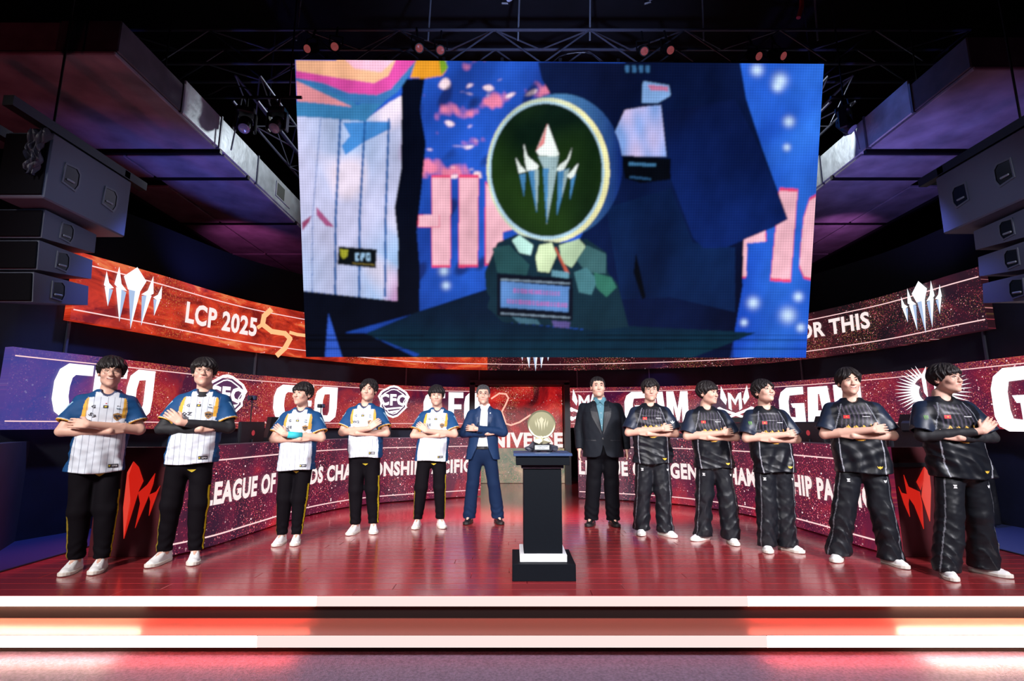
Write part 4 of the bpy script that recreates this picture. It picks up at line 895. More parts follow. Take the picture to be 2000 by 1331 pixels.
def par_proto():
    r = empty('par_lamp'); rot = Matrix.Rotation(math.radians(90 - 42), 3, 'X')
    MB().lathe([(.055, .16), (.075, .12), (.080, -.02), (.080, -.14), (.076, -.15)], (0, 0, 0), 18, rot.inverted() @ Matrix.Rotation(math.pi, 3, 'X') if False else Matrix.Rotation(math.radians(-48), 3, 'X')).build('can', BLKM, r)
    MB().lathe([(.071, -.146), (.045, -.156), (.012, -.160)], (0, 0, 0), 18, Matrix.Rotation(math.radians(-48), 3, 'X')).build('lens', mat('par_lens', (.20, .08, .09), .15, emit=lin(200, 95, 95), estr=.30, noise=(22, .6)), r)
    MB().path([(-.10, 0, 0), (-.10, 0, .18), (.10, 0, .18), (.10, 0, 0)], .012).build('yoke', BLKM, r); MB().tube((0, 0, .18), (0, .065, .40), .018).build('clamp', BLKM, r); return r
pp_ = par_proto()
for i, (u, v, w) in enumerate(((609, 94, 'leftmost of the eight'), (656, 90, 'second of the eight from the left'), (815, 92, 'third of the eight from the left'), (861, 97, 'fourth of the eight from the left'), (1256, 99, 'fifth of the eight from the left'), (1303, 97, 'sixth of the eight from the left'), (1471, 108, 'seventh of the eight from the left'), (1517, 107, 'rightmost of the eight'))):
    o = pp_ if i == 0 else copy_tree(pp_); c_ = aty(u, v, 7.46); o.location = c_; o.rotation_euler = (0, 0, (-.25, .2, .5, .1, -.1, .15, .35, .5)[i]); tag(o, 'dim pink stage lamp above the big screen, ' + w.replace('of the eight', 'of eight'), 'lamp', 'stage lamps over the big screen')
def mover_proto():
    r = empty('moving_head'); MB().box((0, 0, .16), (.26, .20, .10), bev=.02).build('base', BLKM, r)
    for s_ in (-1, 1): MB().box((s_ * .14, 0, -.02), (.04, .12, .30), bev=.015).build('arm', BLKM, r)
    MB().lathe([(.06, .13), (.10, .08), (.105, -.08), (.085, -.15)], (0, 0, -.05), 18, Matrix.Rotation(math.radians(-35), 3, 'X')).build('head', BLKM, r)
    MB().lathe([(.078, -.150), (.05, -.162), (.01, -.166)], (0, 0, -.05), 18, Matrix.Rotation(math.radians(-35), 3, 'X')).build('lens', mat('mover_lens', (.35, .40, .5), .08, spec=1.), r); return r
mv = mover_proto()
for i, (x, y, z, w) in enumerate(((-3.65, 7.3, 5.93, 'close beside the big screen top left'), (-4.15, 7.3, 5.93, 'on the left, farther out from the big screen'), (5.18, 7.3, 5.93, 'beside the big screen top right'), (1.9, 6.325, 7.40, 'hanging above the right half of the big screen'), (-.1, 6.325, 7.40, 'hanging above the middle of the big screen'))):
    o = mv if i == 0 else copy_tree(mv); o.location = (x, y, z); o.rotation_euler = (0, 0, .4 * i); tag(o, 'black moving-head lamp ' + w, 'lamp', 'moving-head lamps')
    MB().tube((0, 0, .21), (0, 0, .42), .02).build('clamp', BLKM, o)
rd_ = random.Random(9)
for i, (x, y, z, w) in enumerate(((-4.9, 7.3, 6.34, 'on the far left pipe'), (-2.4, 7.525, 7.11, 'over the left of the big screen'), (.6, 7.525, 7.11, 'over the middle of the big screen'), (3.4, 7.525, 7.11, 'over the right of the big screen'))):
    pts = []; 
    for k in range(9): t = k / 8; pts.append((x + t * .9 + .05 * math.sin(9 * t + i), y + .04 * math.sin(5 * t), z + .22 * math.sin(math.pi * t)))
    tag(MB().path(pts, .011, 5).build('lamp_cable', mat('cable_black', (.02, .02, .03), .4)), 'black lamp cable looping up ' + w, 'cable', 'loose cables in the rig')
pr = aty(1562, 20, 6.3); tag(MB().path([(pr.x + .05, pr.y, pr.z + .25), (pr.x + .03, pr.y, pr.z + .05), (pr.x - .03, pr.y, pr.z - .12)], .03, 8).build('red_strap', mat('strap_red', (.35, .02, .02), .6)), 'short red lifting strap hanging high on the right', 'strap')

# ducts and hung ceiling panels
DUCTM = mat('duct_sheet', (.42, .46, .50), .42, metal=.35, noise=(4, .25), bump=.25, bscale=9)
PANM = mat('panel_fabric', (.24, .23, .28), .75, noise=(2.2, .35), bump=.35, bscale=5)
def duct(x_in, x_out, s_, side, yf):
    r = empty('ceiling_duct', (x_in, 9, 5.4)); tag(r, 'long boxed air duct hanging on the %s, bright metal side facing the stage' % side, 'duct')
    T_ = lambda x, y, z: (x - x_in, y - 9, z - 5.4)
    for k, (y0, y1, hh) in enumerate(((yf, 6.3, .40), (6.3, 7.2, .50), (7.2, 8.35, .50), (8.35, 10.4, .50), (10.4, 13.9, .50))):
        MB().box(T_(x_in + s_ * .35, (y0 + y1) / 2, 5.42 + hh / 2), (.70, y1 - y0 - .02, hh), bev=.012).build('duct_section', DUCTM if k else mat('duct_shaded', (.055, .055, .075), .6, noise=(4, .3), bump=.3, bscale=9), r)  # nearest section: same duct, shade from the trusses put into a darker colour
        MB().box(T_(x_in + s_ * .35, y1 - .015, 5.42 + hh / 2), (.73, .03, hh + .03)).build('flange', mat('flange_metal', (.16, .17, .2), .4, metal=.5), r)
    MB().box(T_(x_in - s_ * .008, 9.35, 5.68), (.015, .62, .30), bev=.004).build('vent_frame', mat('vent_frame', (.45, .47, .5), .4, metal=.4), r)
    MB().box(T_(x_in - s_ * .014, 9.22, 5.68), (.012, .30, .24)).build('vent_grille', mat('vent_mesh', (.05, .055, .05), .7), r)
    MB().box(T_((x_in + x_out) / 2 + s_ * .35, yf + .06, 5.61), (abs(x_out - x_in) - .7, .10, .38), bev=.01).build('end_face', mat('end_face', (.14, .12, .15), .6, noise=(3, .3)), r)
    mid = x_in + s_ * 1.55
    cells = [(x_in, x_in + s_ * 3.4, yf, 7.15), (x_in, mid, 7.36, 8.05), (mid, x_out, 7.36, 8.05), (x_in, mid, 8.12, 10.0), (mid, x_out, 8.4, 10.0), (x_in, mid, 10.06, 11.9), (mid, x_out, 10.06, 11.9), (x_in, mid, 11.96, 13.9), (mid, x_out, 11.96, 13.9)]
    for a, b_, y0, y1 in cells: MB().box(T_((a + b_) / 2, (y0 + y1) / 2, 5.40), (abs(b_ - a) - .04, y1 - y0, .05), bev=.012).build('panel', PANM, r)
    for y in (7.25, 8.08, 10.03): MB().box(T_((x_in + x_out) / 2, y, 5.385), (abs(x_out - x_in), .06, .06)).build('cross_bar', BLKM, r)
    MB().box(T_(x_out, 10.6, 5.5), (.08, 6.6, .35)).build('outer_rail', BLKM, r)
    return r
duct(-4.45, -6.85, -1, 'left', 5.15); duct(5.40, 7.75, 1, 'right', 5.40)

CAB = mat('speaker_paint', (.085, .095, .135), .55, bump=.06, bscale=90)
def line_array(xs, s_, y0, side):
    """xs: x of the cheek that faces the stage; s_ points away from the stage"""
    top = 4.16; r_ = None
    fr = MB().box((xs + s_ * .05, y0 + .45, top + .06), (.10, 1.75, .10)).box((xs + s_ * .65, y0 + .45, top + .06), (.10, 1.75, .10)).box((xs + s_ * .35, y0 + 1.0, top + .06), (.7, .08, .08)).build('flying_frame', BLKM)
    tag(fr, 'black flying frame holding up the %s speaker hang' % side, 'frame')
    MB().tube((xs + s_ * .3, y0 + .3, top + .1), (xs + s_ * .3, y0 + .3, 8.9), .012, n=6).build('chain', BLKM, fr)
    specs = [(0, 1.08, 0.70, top - .35, 0)] + [(.26, .66, .30, z, a) for z, a in ((3.30, .04), (2.98, .08), (2.66, .12))]
    nm = ('large black bass cabinet at the top of the %s speaker hang', 'uppermost small cabinet of the %s speaker hang', 'middle small cabinet of the %s speaker hang', 'lowest small cabinet of the %s speaker hang')
    for k, (dy, dep, h, zc, ang) in enumerate(specs):
        off = .0 if k == 0 else .18; w = .46 if k == 0 else .50
        rt = empty('speaker', (xs + s_ * (off + w / 2), y0 + dy * .9 + dep / 2, zc)); rt.rotation_euler = (ang, 0, 0); tag(rt, nm[k] % side, 'speaker', 'hung speaker cabinets')
        if k == 0: MB().box((0, 0, 0), (w, dep, h), bev=.015).build('cabinet', CAB, rt)
        else:
            q = h / 2; MB().hexa([(-w / 2, -dep / 2, -q), (w / 2, -dep / 2, -q), (w / 2, dep / 2, -q * .72), (-w / 2, dep / 2, -q * .72), (-w / 2, -dep / 2, q), (w / 2, -dep / 2, q), (w / 2, dep / 2, q * .72), (-w / 2, dep / 2, q * .72)]).build('cabinet', CAB, rt)
        MB().box((0, -dep / 2 - .012, 0), (w * .96, .02, h * .92), bev=.006).build('grille', mat('grille_black', (.003, .003, .005), .9, spec=.1), rt)
        xx = -s_ * (w / 2)
        for hy in ((-.28, .24) if k == 0 else (-.06,)):
            rim = MB(); P_ = [(-.075, -.075), (.055, -.095), (.085, -.04), (.085, .06), (.05, .095), (-.065, .085)]
            if k: P_ = [(a * 1.05, b_ * 1.15) for a, b_ in P_]
            else: P_ = [(a * 1.3, b_ * 1.4) for a, b_ in P_]
            n_ = len(P_); ring = []
            for f_ in (1.0, .84): ring.append([(a * f_, b_ * f_) for a, b_ in P_])
            for x_in, x_o in ((xx, xx - s_ * .012),):
                vv = [(x_o, hy + a, b_) for a, b_ in ring[0]] + [(x_o, hy + a, b_) for a, b_ in ring[1]] + [(xx, hy + a, b_) for a, b_ in ring[0]]
                rim._add(vv, [(i, (i + 1) % n_, n_ + (i + 1) % n_, n_ + i) for i in range(n_)] + [(2 * n_ + i, 2 * n_ + (i + 1) % n_, (i + 1) % n_, i) for i in range(n_)])
            cup = MB(); cup._add([(xx - s_ * .006, hy + a, b_) for a, b_ in ring[1]], [tuple(range(n_))]); cup.build('handle_recess', mat('recess_black', (.004, .004, .006), .25), rt)
            rim.build('handle_rim', mat('rim_grey', (.10, .11, .14), .4), rt)
            MB().box((xx - s_ * .012, hy, -.045), (.02, .10, .022), bev=.008).build('handle', mat('handle_grey', (.22, .24, .28), .3), rt)
    if s_ < 0:
        pass
line_array(-4.60, -1, 4.72, 'left'); line_array(5.04, 1, 4.62, 'right')
v = []; f = []; na, nb = 22, 22
for q in range(2):
    for j in range(nb + 1):
        for i in range(na + 1):
            a, b_ = i / na - .5, j / nb; w_ = .34 * (1 - .55 * b_) ; fold = .035 * math.sin(i * 1.15 + 1.6 * math.sin(j * .35)) + .02 * math.sin(i * .5 + j * .8)
            v.append((a * w_ + .03 * math.sin(j * .5), fold + q * .008, -.52 * b_ + .03 * math.sin(i * .6)))
for q in range(2):
    for j in range(nb):
        for i in range(na):
            k = q * (na + 1) * (nb + 1) + j * (na + 1) + i; t = (k, k + na + 1, k + na + 2, k + 1); f.append(t if q == 0 else t[::-1])
o = mesh('rain_cover', v, f, mat('cover_grey', (.025, .024, .045), .5, bump=.3, bscale=30), None, True); o.scale = (.62, .8, .85); o.location = (-4.66, 4.62, 4.12); tag(o, 'crumpled grey fabric cover hanging beside the left bass cabinet', 'cover')
# ---------------------------------------------------------------- people
class Shear:
    def __init__(s, lx, ly): s.l = (lx, ly); s.off = (lx * .7, ly * .7)
    def __call__(s, P):
        t = np.maximum(P[2] - .9, 0); return (P[0] - s.l[0] * t, P[1] - s.l[1] * t, P[2])
    def fwd(s, p):
        t = max(p[2] - .9, 0); return (p[0] + s.l[0] * t, p[1] + s.l[1] * t, p[2])
def prof(P, tab, pw=2.3):
    """lofted superellipse trunk; tab rows: z, rx, ry, yc"""
    X, Y, Z = P; t = np.array(tab); rx = np.interp(Z, t[:, 0], t[:, 1]); ry = np.interp(Z, t[:, 0], t[:, 2]); yc = np.interp(Z, t[:, 0], t[:, 3])
    q = (np.abs(X / rx) ** pw + np.abs((Y - yc) / ry) ** pw) ** (1 / pw)
    return (q - 1) * np.minimum(rx, ry) * .92
def V3(a): return Vector(a)
def lerp3(a, b, t): return tuple(a[i] + (b[i] - a[i]) * t for i in range(3))

TORSO = [(.80, .165, .105, 0.), (.92, .170, .112, 0.), (1.05, .150, .100, 0.), (1.20, .165, .110, 0.), (1.34, .172, .108, 0.), (1.41, .155, .088, .01), (1.455, .105, .072, .015), (1.50, .058, .06, .02), (1.56, .045, .05, .02)]
def add_hand(F, W, d, n, t, curl, tf, sc=1.):
    W = V3(W); d = V3(d).normalized(); n = V3(n); n = (n - d * n.dot(d)).normalized(); l = d.cross(n)
    for i, (o, L) in enumerate(zip((-.031, -.0105, .0105, .031), (.80, .97, 1., .90) if t > 0 else (.90, 1., .97, .80))):
        a = W + l * (o * .62 * sc) + d * .008; K = W + (d * .088 - n * .004 + l * o) * sc
        F.cap(a, K, .0145 * sc, .0115 * sc, .008, tf=tf)
        d1 = (d * math.cos(curl) + n * math.sin(curl) + l * (o * 1.6)).normalized(); d2 = (d * math.cos(curl * 2.1) + n * math.sin(curl * 2.1) + l * (o * 1.0)).normalized()
        M = K + d1 * (.041 * L * sc); T = M + d2 * (.034 * L * sc)
        F.cap(K, M, .0098 * sc, .009 * sc, .002, tf=tf); F.cap(M, T, .009 * sc, .0078 * sc, .002, tf=tf)
    a = W + (d * .022 + l * (t * .022)) * sc; b = a + (d * .035 + l * (t * .030) + n * .010) * sc; c = b + (d * .034 + l * (t * .006) + n * .012) * sc
    F.cap(a, b, .0145 * sc, .0115 * sc, .006, tf=tf); F.cap(b, c, .011 * sc, .009 * sc, .004, tf=tf)

def head_prims(F, hf, k0=.01):
    """hf: transform of the grid into the head's own frame"""
    def A(fn, c, R, k, op='u'):
        w = hf.out(c); F.add(lambda P: fn(hf(P)), [w[i] - R for i in range(3)], [w[i] + R for i in range(3)], k, op)
    E_ = lambda c, r, k, op='u': A(lambda P: ell(P, c, r), c, max(r) + k + .02, k, op)
    E_((0, .012, .032), (.077, .096, .090), .01)
    E_((0, -.030, -.025), (.0635, .070, .092), .03)
    E_((0, -.050, -.080), (.038, .044, .034), .03)
    E_((0, -.082, -.103), (.019, .017, .015), .02)
    for q in (-1, 1):
        E_((q * .041, -.070, -.028), (.026, .028, .026), .02)
        E_((q * .032, -.113, .006), (.019, .014, .010), .016, 's')
        E_((q * .046, -.018, -.062), (.016, .034, .026), .025)
        E_((q * .079, .012, -.006), (.011, .021, .033), .006)
        E_((q * .085, .006, -.004), (.005, .010, .018), .006, 's')
        E_((q * .012, -.110, -.033), (.0085, .009, .007), .006)
    A(lambda P: rc(P, (0, -.092, .012), (0, -.116, -.028), .0085, .0125), (0, -.1, -.01), .06, .012)
    E_((0, -.091, -.060), (.026, .012, .016), .014)
    E_((0, -.0995, -.0545), (.021, .0060, .0042), .004)
    E_((0, -.0985, -.0640), (.018, .0060, .0046), .004)
    E_((0, -.093, .028), (.048, .010, .008), .016)
class HeadFrame:
    def __init__(s, c, yaw, pitch, roll, k=1.):
        s.c = c; s.R = (Matrix.Rotation(yaw, 3, 'Z') @ Matrix.Rotation(-pitch, 3, 'X') @ Matrix.Rotation(roll, 3, 'Y')); s.k = k; s.M = np.array(s.R.transposed())
    def __call__(s, P):
        X, Y, Z = (P[i] - s.c[i] for i in range(3)); M = s.M / s.k
        return tuple(M[i][0] * X + M[i][1] * Y + M[i][2] * Z for i in range(3))
    def out(s, p): return V3(s.c) + s.R @ (V3(p) * s.k)
    def arr(s, v): return np.asarray(v) * s.k @ np.array(s.R).T + np.array(s.c)

def hair_mesh(style, seed):
    g = Field(axis((-.135, .135, .0042)), axis((-.15, .15, .0046)), axis((-.12, .175, .0042)))
    r = np.random.RandomState(seed)
    vol = {'bowl': .012, 'curtain': .012, 'swept': .008, 'messy': .012, 'crop': .003, 'short': -.002}[style]
    def f(P):
        X, Y, Z = P; az = np.arctan2(X, -Y + .01 * 0 - .0)
        top = np.hypot(X, Y)
        # strands fan out from the crown
        st = np.sin(az * 34 + 5 * np.sin(Z * 38 + seed) + 3 * np.sin(az * 5 + seed)) * .0026 + np.sin(az * 15 + 3 * np.sin(Z * 22 + 2 * seed) + seed) * .0034
        st = st * np.clip(top / .05, .2, 1)
        lump = wob(P, seed, 34) * (.006 if style in ('messy', 'swept') else .0035)
        d = ell((X, Y, Z), (0, .016, .040), (.088 + vol, .108 + vol * .8, .093 + vol)) - st - lump
        if style in ('bowl', 'curtain', 'messy'):
            d = smin(d, ell((X, Y, Z), (0, -.012, .048), (.088 + vol, .098, .052)) - st, .015)
        if style == 'swept': d = smin(d, ell((X, Y, Z), (-.01, -.055, .098), (.07, .052, .030)) - st, .02)
        a = np.abs(az)
        jag = np.sin(az * 26 + seed) * .006 + np.sin(az * 61 + seed * 2) * .004
        if style == 'bowl': zf = .030 + .006 * np.cos(az * 3 + seed) + jag
        elif style == 'crop': zf = .048 + jag * .6
        elif style == 'short': zf = .062 + jag * .3
        elif style == 'messy': zf = .034 + .020 * np.sin(az * 4 + seed) + jag * 1.6
        elif style == 'curtain':
            zf = .082 - np.clip(np.abs(az - .10) / .62, 0, 1) ** .8 * .066 + jag * .6
        else: zf = .072 - np.clip((-(az) + .2) / 1.2, 0, 1) * .02 + jag * .7
        side = -.006 if style in ('bowl', 'curtain', 'messy') else .006
        zc = np.interp(a, [0, .80, 1.05, 1.35, 1.5, 1.8, 3.2], [0, 0, 1, 1, 1, 1, 1])
        zside = np.interp(a, [0, 1.05, 1.38, 1.5, 1.62, 1.85, 2.3, 3.2], [side, side, side - .022, .012, .014, -.05, -.088, -.098])
        zcut = zf * (1 - zc) + zside * zc
        d = smax(d, (zcut - Z) * .8, .010)
        return d
    sl, P = g.blk((-9, -9, -9), (9, 9, 9)); g.V = f(P).astype(np.float32)
    g.V[0] = g.V[-1] = .1; g.V[:, 0] = g.V[:, -1] = .1; g.V[:, :, 0] = g.V[:, :, -1] = .1
    return g.mesh()
_hair = {}

def sneaker_parts():
    """shoe pointing to -y, heel at +.145, sole on z=0"""
    def half(y): return np.interp(y, [-.150, -.142, -.115, -.07, -.01, .05, .10, .135, .148], [.004, .020, .040, .050, .046, .037, .036, .028, .004])
    g = Field(axis((-.07, .07, .005)), axis((-.165, .16, .005)), axis((-.01, .13, .005)))
    def up(P):
        X, Y, Z = P; h = np.interp(Y, [-.15, -.12, -.08, -.03, .02, .06, .10, .14], [.030, .052, .060, .080, .104, .104, .098, .094]); hw = half(Y)
        w = hw * (1 - .35 * np.clip(Z / h, 0, 1) ** 2)
        d = smax(smax(np.abs(X) - w, Z - h, .03), .012 - Z, .004); d = smax(d, np.abs(Y) - .147, .01)
        return smax(d, -(ell(P, (0, .075, .115), (.030, .050, .035))), .004)
    sl, P = g.blk((-9,) * 3, (9,) * 3); g.V = np.asarray(np.broadcast_to(up(P), g.V.shape), dtype=np.float32).copy(); upper = g.mesh()
    n = 28; v = []; ys = np.linspace(-.150, .150, n)
    for z, q in ((0, .96), (.004, 1.06), (.024, 1.08), (.028, 1.0)):
        for y in ys: v.append((half(y) * q + .002, y * (1.01 if q > 1 else 1), z + max(0, (-y - .10)) * .12))
        for y in ys[::-1]: v.append((-half(y) * q - .002, y * (1.01 if q > 1 else 1), z + max(0, (-y - .10)) * .12))
    m = 2 * n; f = [(k * m + i, k * m + (i + 1) % m, (k + 1) * m + (i + 1) % m, (k + 1) * m + i)[::-1] for k in range(3) for i in range(m)]
    f += [tuple(range(m)), tuple(range(3 * m, 4 * m))[::-1]]
    return upper, (v, f)
_shoe = {}
def add_shoe(root, loc, yaw, kind, tone):
    if not _shoe:
        (uv_, uf), (sv, sf) = sneaker_parts(); _shoe['d'] = (uv_, uf, sv, sf)
    key = (kind, tone)
    if key not in _shoe:
        uv_, uf, sv, sf = _shoe['d']
        if kind == 'sneaker': m1, m2 = mat('shoe_' + tone, (.80, .79, .80) if tone == 'white' else (.80, .74, .74), .45, bump=.1, bscale=120), mat('sole_' + tone, (.72, .68, .62), .55)
        else: m1, m2 = mat('black_leather', (.012, .011, .012), .22, spec=.6), mat('black_sole', (.01, .01, .01), .5); uv_ = uv_ * np.array([.92, 1.02, .9])
        o = mesh('shoe', uv_, uf, m1, root, True); q = mesh('sole', sv, sf, m2, o)
        b = MB()
        for i in range(5):
            y = -.075 + i * .022; z = float(np.interp(y, [-.15, -.12, -.08, -.03, .02], [.030, .052, .060, .080, .104])) * (1 if kind == 'sneaker' else .9)
            b.tube((-.020, y, z - .004), (.020, y + (.008 if i % 2 else -.008), z - .004), .0028, n=5); b.tube((.020, y, z - .004), (-.020, y + .012, z), .0026, n=5)
        l = b.build('laces', mat('laces_' + kind, (.85, .84, .84) if kind == 'sneaker' else (.01, .01, .01), .7), o)
        _shoe[key] = o
        n = o
    else:
        n = copy_tree(_shoe[key], root)
    n.location = loc; n.rotation_euler = (0, 0, yaw)
    return n

def to_np(c): return np.array(c, dtype=np.float32)
def paint(n, base): return np.tile(to_np(base), (n, 1))
NAVY = (.006, .055, .17); WHITE = (.62, .66, .74); YEL = (.72, .38, .05); GOLD = (.72, .42, .07)

class Decals:
    """flat print laid on a garment by casting onto its surface"""
    def __init__(s, o): s.o = o; s.b = BVHTree.FromObject(o, bpy.context.evaluated_depsgraph_get()) if False else BVHTree.FromPolygons([tuple(v.co) for v in o.data.vertices], [tuple(p.vertices) for p in o.data.polygons])
    def put(s, name, v, f, m, off=.0025, parent=None):
        out = []
        for x, z in v:
            h = s.b.ray_cast(Vector((x, -1, z)), Vector((0, 1, 0)))
            y = h[0].y if h[0] is not None else (out[-1][1] if out else -.13)
            out.append((x, y - off, z))
        return mesh(name, out, f, m, parent or s.o)
    def rect(s, name, cx, cz, w, h, m, nx=4, nz=4, rot=0., off=.0025):
        v = []; c, q = math.cos(rot), math.sin(rot)
        for j in range(nz + 1):
            for i in range(nx + 1):
                a = (i / nx - .5) * w; b = (j / nz - .5) * h; v.append((cx + a * c - b * q, cz + a * q + b * c))
        f = [(j * (nx + 1) + i, j * (nx + 1) + i + 1, (j + 1) * (nx + 1) + i + 1, (j + 1) * (nx + 1) + i) for j in range(nz) for i in range(nx)]
        return s.put(name, v, f, m, off)
    def text(s, name, txt, cx, cz, h, m, sx=1., off=.004, rot=0., bold=.03):
        v, f, w = text_mesh(txt, bold, 1); c, q = math.cos(rot), math.sin(rot)
        a = (v[:, 0] - w / 2) * h * sx; b = (v[:, 1] - .5) * h
        return s.put(name, list(zip(cx + a * c - b * q, cz + a * q + b * c)), f, m, off)
    def poly(s, name, polys, cx, cz, k, m, off=.003):
        v = []; f = []
        for p in polys:
            f.append(tuple(range(len(v), len(v) + len(p)))); v += [(cx + x * k, cz + z * k) for x, z in p]
        return s.put(name, v, f, m, off)

def build_person(p):
    seed = p['seed']; heelL, toeL, heelR, toeR = [atz(*q) for q in p['feet']]
    Y0 = (heelL.y + toeL.y + heelR.y + toeR.y) / 4
    X0 = aty(*p['hip'], Y0).x; yaw = math.radians(p['yaw'])
    nk = aty(*p['neck'], Y0); hd = aty(p['head'][0], p['head'][1], Y0); top = aty(p['head'][0], p['top'], Y0)
    S = top.z / 1.80
    root = empty('person', (X0, Y0, 0), yaw); root.scale = (S, S, S); tag(root, p['label'], 'person', p['group'])
    ca, sa = math.cos(yaw), math.sin(yaw)
    def loc(w):     # world offset -> local
        dx, dy = (w[0] - X0) / S, (w[1] - Y0) / S; return (dx * ca + dy * sa, -dx * sa + dy * ca)
    lx, ly = loc((nk.x, Y0)); ln = .60
    tf = Shear(lx / ln * p.get('lk', 1), ly / ln * .6)
    wd = p.get('width', 1.); dp = p.get('depth', 1.)
    feet = []
    for h, t in ((heelL, toeL), (heelR, toeR)):
        a, b = loc(h), loc(t); feet.append(((a[0] + b[0]) / 2, (a[1] + b[1]) / 2, math.atan2(b[0] - a[0], -(b[1] - a[1]))))
    hx, _ = loc((hd.x, Y0))
    Hc = (hx * .92 + 0, tf.l[1] * .74 - .022, 1.645 + p.get('hz', 0)); HK = 1.05
    hf = HeadFrame(Hc, math.radians(p['hy'] - p['yaw']), math.radians(p.get('hp', 0)), math.radians(p.get('hr', 0)), HK)
    over = p['over']; suit = p['fit'] in ('navy', 'black'); a = over
    # ---- arm joints (before the lean is applied)
    aw = .162 * wd
    if p['pose'] == 'crossed':
        arms = {a: dict(S=(a * aw, .012, 1.385), E=(a * (aw + .098), -.050, 1.150), W=(-a * .095, -.222, 1.196 + p.get('aup', 0))),
                -a: dict(S=(-a * aw, .012, 1.385), E=(-a * (aw + .098), -.050, 1.142), W=(a * .055, -.172, 1.140))}
        tuck = p.get('tuck', False)
        arms[a]['d'] = (-a * .8, .12 if not tuck else .5, .62 if not tuck else .1); arms[a]['n'] = (-a * .3, 1, -.1)
        arms[-a]['d'] = (a * .9, .40, .25); arms[-a]['n'] = (0, 1, 0)
    else:
        arms = {q: dict(S=(q * aw, .012, 1.385), E=(q * (aw + .075), .03, 1.13), W=(q * (aw + .085), -.045 if q < 0 else .02, .885), d=(0, -.10, -1), n=(-q, 0, 0)) for q in (-1, 1)}
    # ---- body: one continuous skin surface
    hs = Hc[0]
    F = Field(axis((-.62, -.33, .03), (-.33, hs - .10, .0062), (hs - .10, hs + .10, .0045), (hs + .10, .33, .0062), (.33, .62, .03)),
              axis((-.45, -.31, .02), (-.31, -.03, .0055), (-.03, .14, .011), (.14, .40, .03)),
              axis((-.02, .80, .03), (.80, 1.06, .03 if p['pose'] == 'crossed' else .008), (1.06, 1.32, .0055), (1.32, 1.50, .009), (1.50, 1.80, .0043)))
    tw = [(z, rx * wd * .97, ry * dp * .95, yc) for z, rx, ry, yc in TORSO]
    F.add(lambda P: smax(smax(prof(tf(P), tw), .90 - P[2], .02), P[2] - 1.56, .02), (-.4, -.3, .76), (.4, .3, 1.6), .01)
    F.cap((0, .018, 1.44), ((Hc[0] - tf.l[0] * .7), Hc[1] - tf.l[1] * .7 + .022, Hc[2] - .055), .060 * (1 + (wd - 1) * .6), .053, .025, tf=tf)
    head_prims(F, hf)
    for q, A in arms.items():
        F.cap(A['S'], A['E'], .052, .044, .02, tf=tf); F.cap(A['E'], lerp3(A['E'], A['W'], .35), .043, .043, .012, tf=tf)
        F.cap(lerp3(A['E'], A['W'], .35), A['W'], .042, .0275, .006, tf=tf)
        t = (1 if q > 0 else -1)
        if p['pose'] == 'crossed': add_hand(F, A['W'], A['d'], A['n'], -t if True else t, .16 if q == a else .3, tf)
        else: add_hand(F, A['W'], A['d'], A['n'], 1 if q > 0 else -1, .35, tf)
    for i, (fx, fy, fa) in enumerate(feet):
        s_ = -1 if i == 0 else 1; sx, sy = math.sin(fa), -math.cos(fa)
        an = (fx - sx * .055, fy - sy * .055, .09); hp_ = (s_ * .088, 0, .90); kn = (hp_[0] * .5 + an[0] * .5, hp_[1] * .5 + an[1] * .5 - .025, .49)
        F.cap(hp_, kn, .085, .055, .03); F.cap(kn, an, .054, .038, .02); F.cap(an, (fx + sx * .07, fy + sy * .07, .035), .032, .024, .02)
        feet[i] = (fx, fy, fa, hp_, kn, an)
    v, f = F.mesh(); P_ = (v[:, 0], v[:, 1], v[:, 2])
    base = to_np(p.get('skin', (.68, .40, .31))); c = paint(len(v), base)
    hl = hf(P_); lip = np.exp(-((hl[0] / .022) ** 4 + ((hl[2] + .0595) / .0085) ** 4)) * (hl[1] < -.088)
    chk = np.exp(-(((np.abs(hl[0]) - .042) / .022) ** 2 + ((hl[2] + .03) / .022) ** 2)) * (hl[1] < -.03) * .35
    c = c * (1 - lip[:, None] * .8) + to_np((.50, .16, .14)) * lip[:, None] * .8; c = c * (1 - chk[:, None]) + to_np((.66, .30, .25)) * chk[:, None]
    body = mesh('body', v, f, mat_attr('skin', .48, .35, bump=.05, bscale=500), root, True, {'Col': c})
    # ---- face
    smile = p.get('smile', 0); tone = to_np(p.get('hairc', (.012, .009, .010)))
    hm = mat('hair_%d' % int(tone[0] * 1000), tuple(tone), .55, spec=.3, noise=(40, .5))
    for q in (-1, 1):
        b = MB(); b.ball((q * .031, -.0885, .006), (.0155, .0115, .0052 if not smile > 1 else .003), 10, mi=0)
        b.ball((q * .031, -.0995, .0055), (.0058, .0030, .0048 if not smile > 1 else .0026), 8, mi=1)
        b.tube((q * .0165, -.0985, .0075), (q * .031, -.1025, .0125), .0017, n=5, mi=1); b.tube((q * .031, -.1025, .0125), (q * .0460, -.0935, .0085), .0017, n=5, mi=1)
        b.v = [hf.out(x) for x in b.v]; b.build('eye', None, root, True, [mat('eye_white', (.62, .58, .56), .25), mat('eye_dark', (.015, .010, .010), .2)])
        b = MB(); b.tube((q * .014, -.1075, .0265), (q * .032, -.1065, .0330), .0026, .0034, n=6); b.tube((q * .032, -.1065, .0330), (q * .052, -.0920, .0270), .0034, .0014, n=6)
        b.v = [hf.out(x) for x in b.v]; b.build('eyebrow', hm, root, True)
    b = MB()
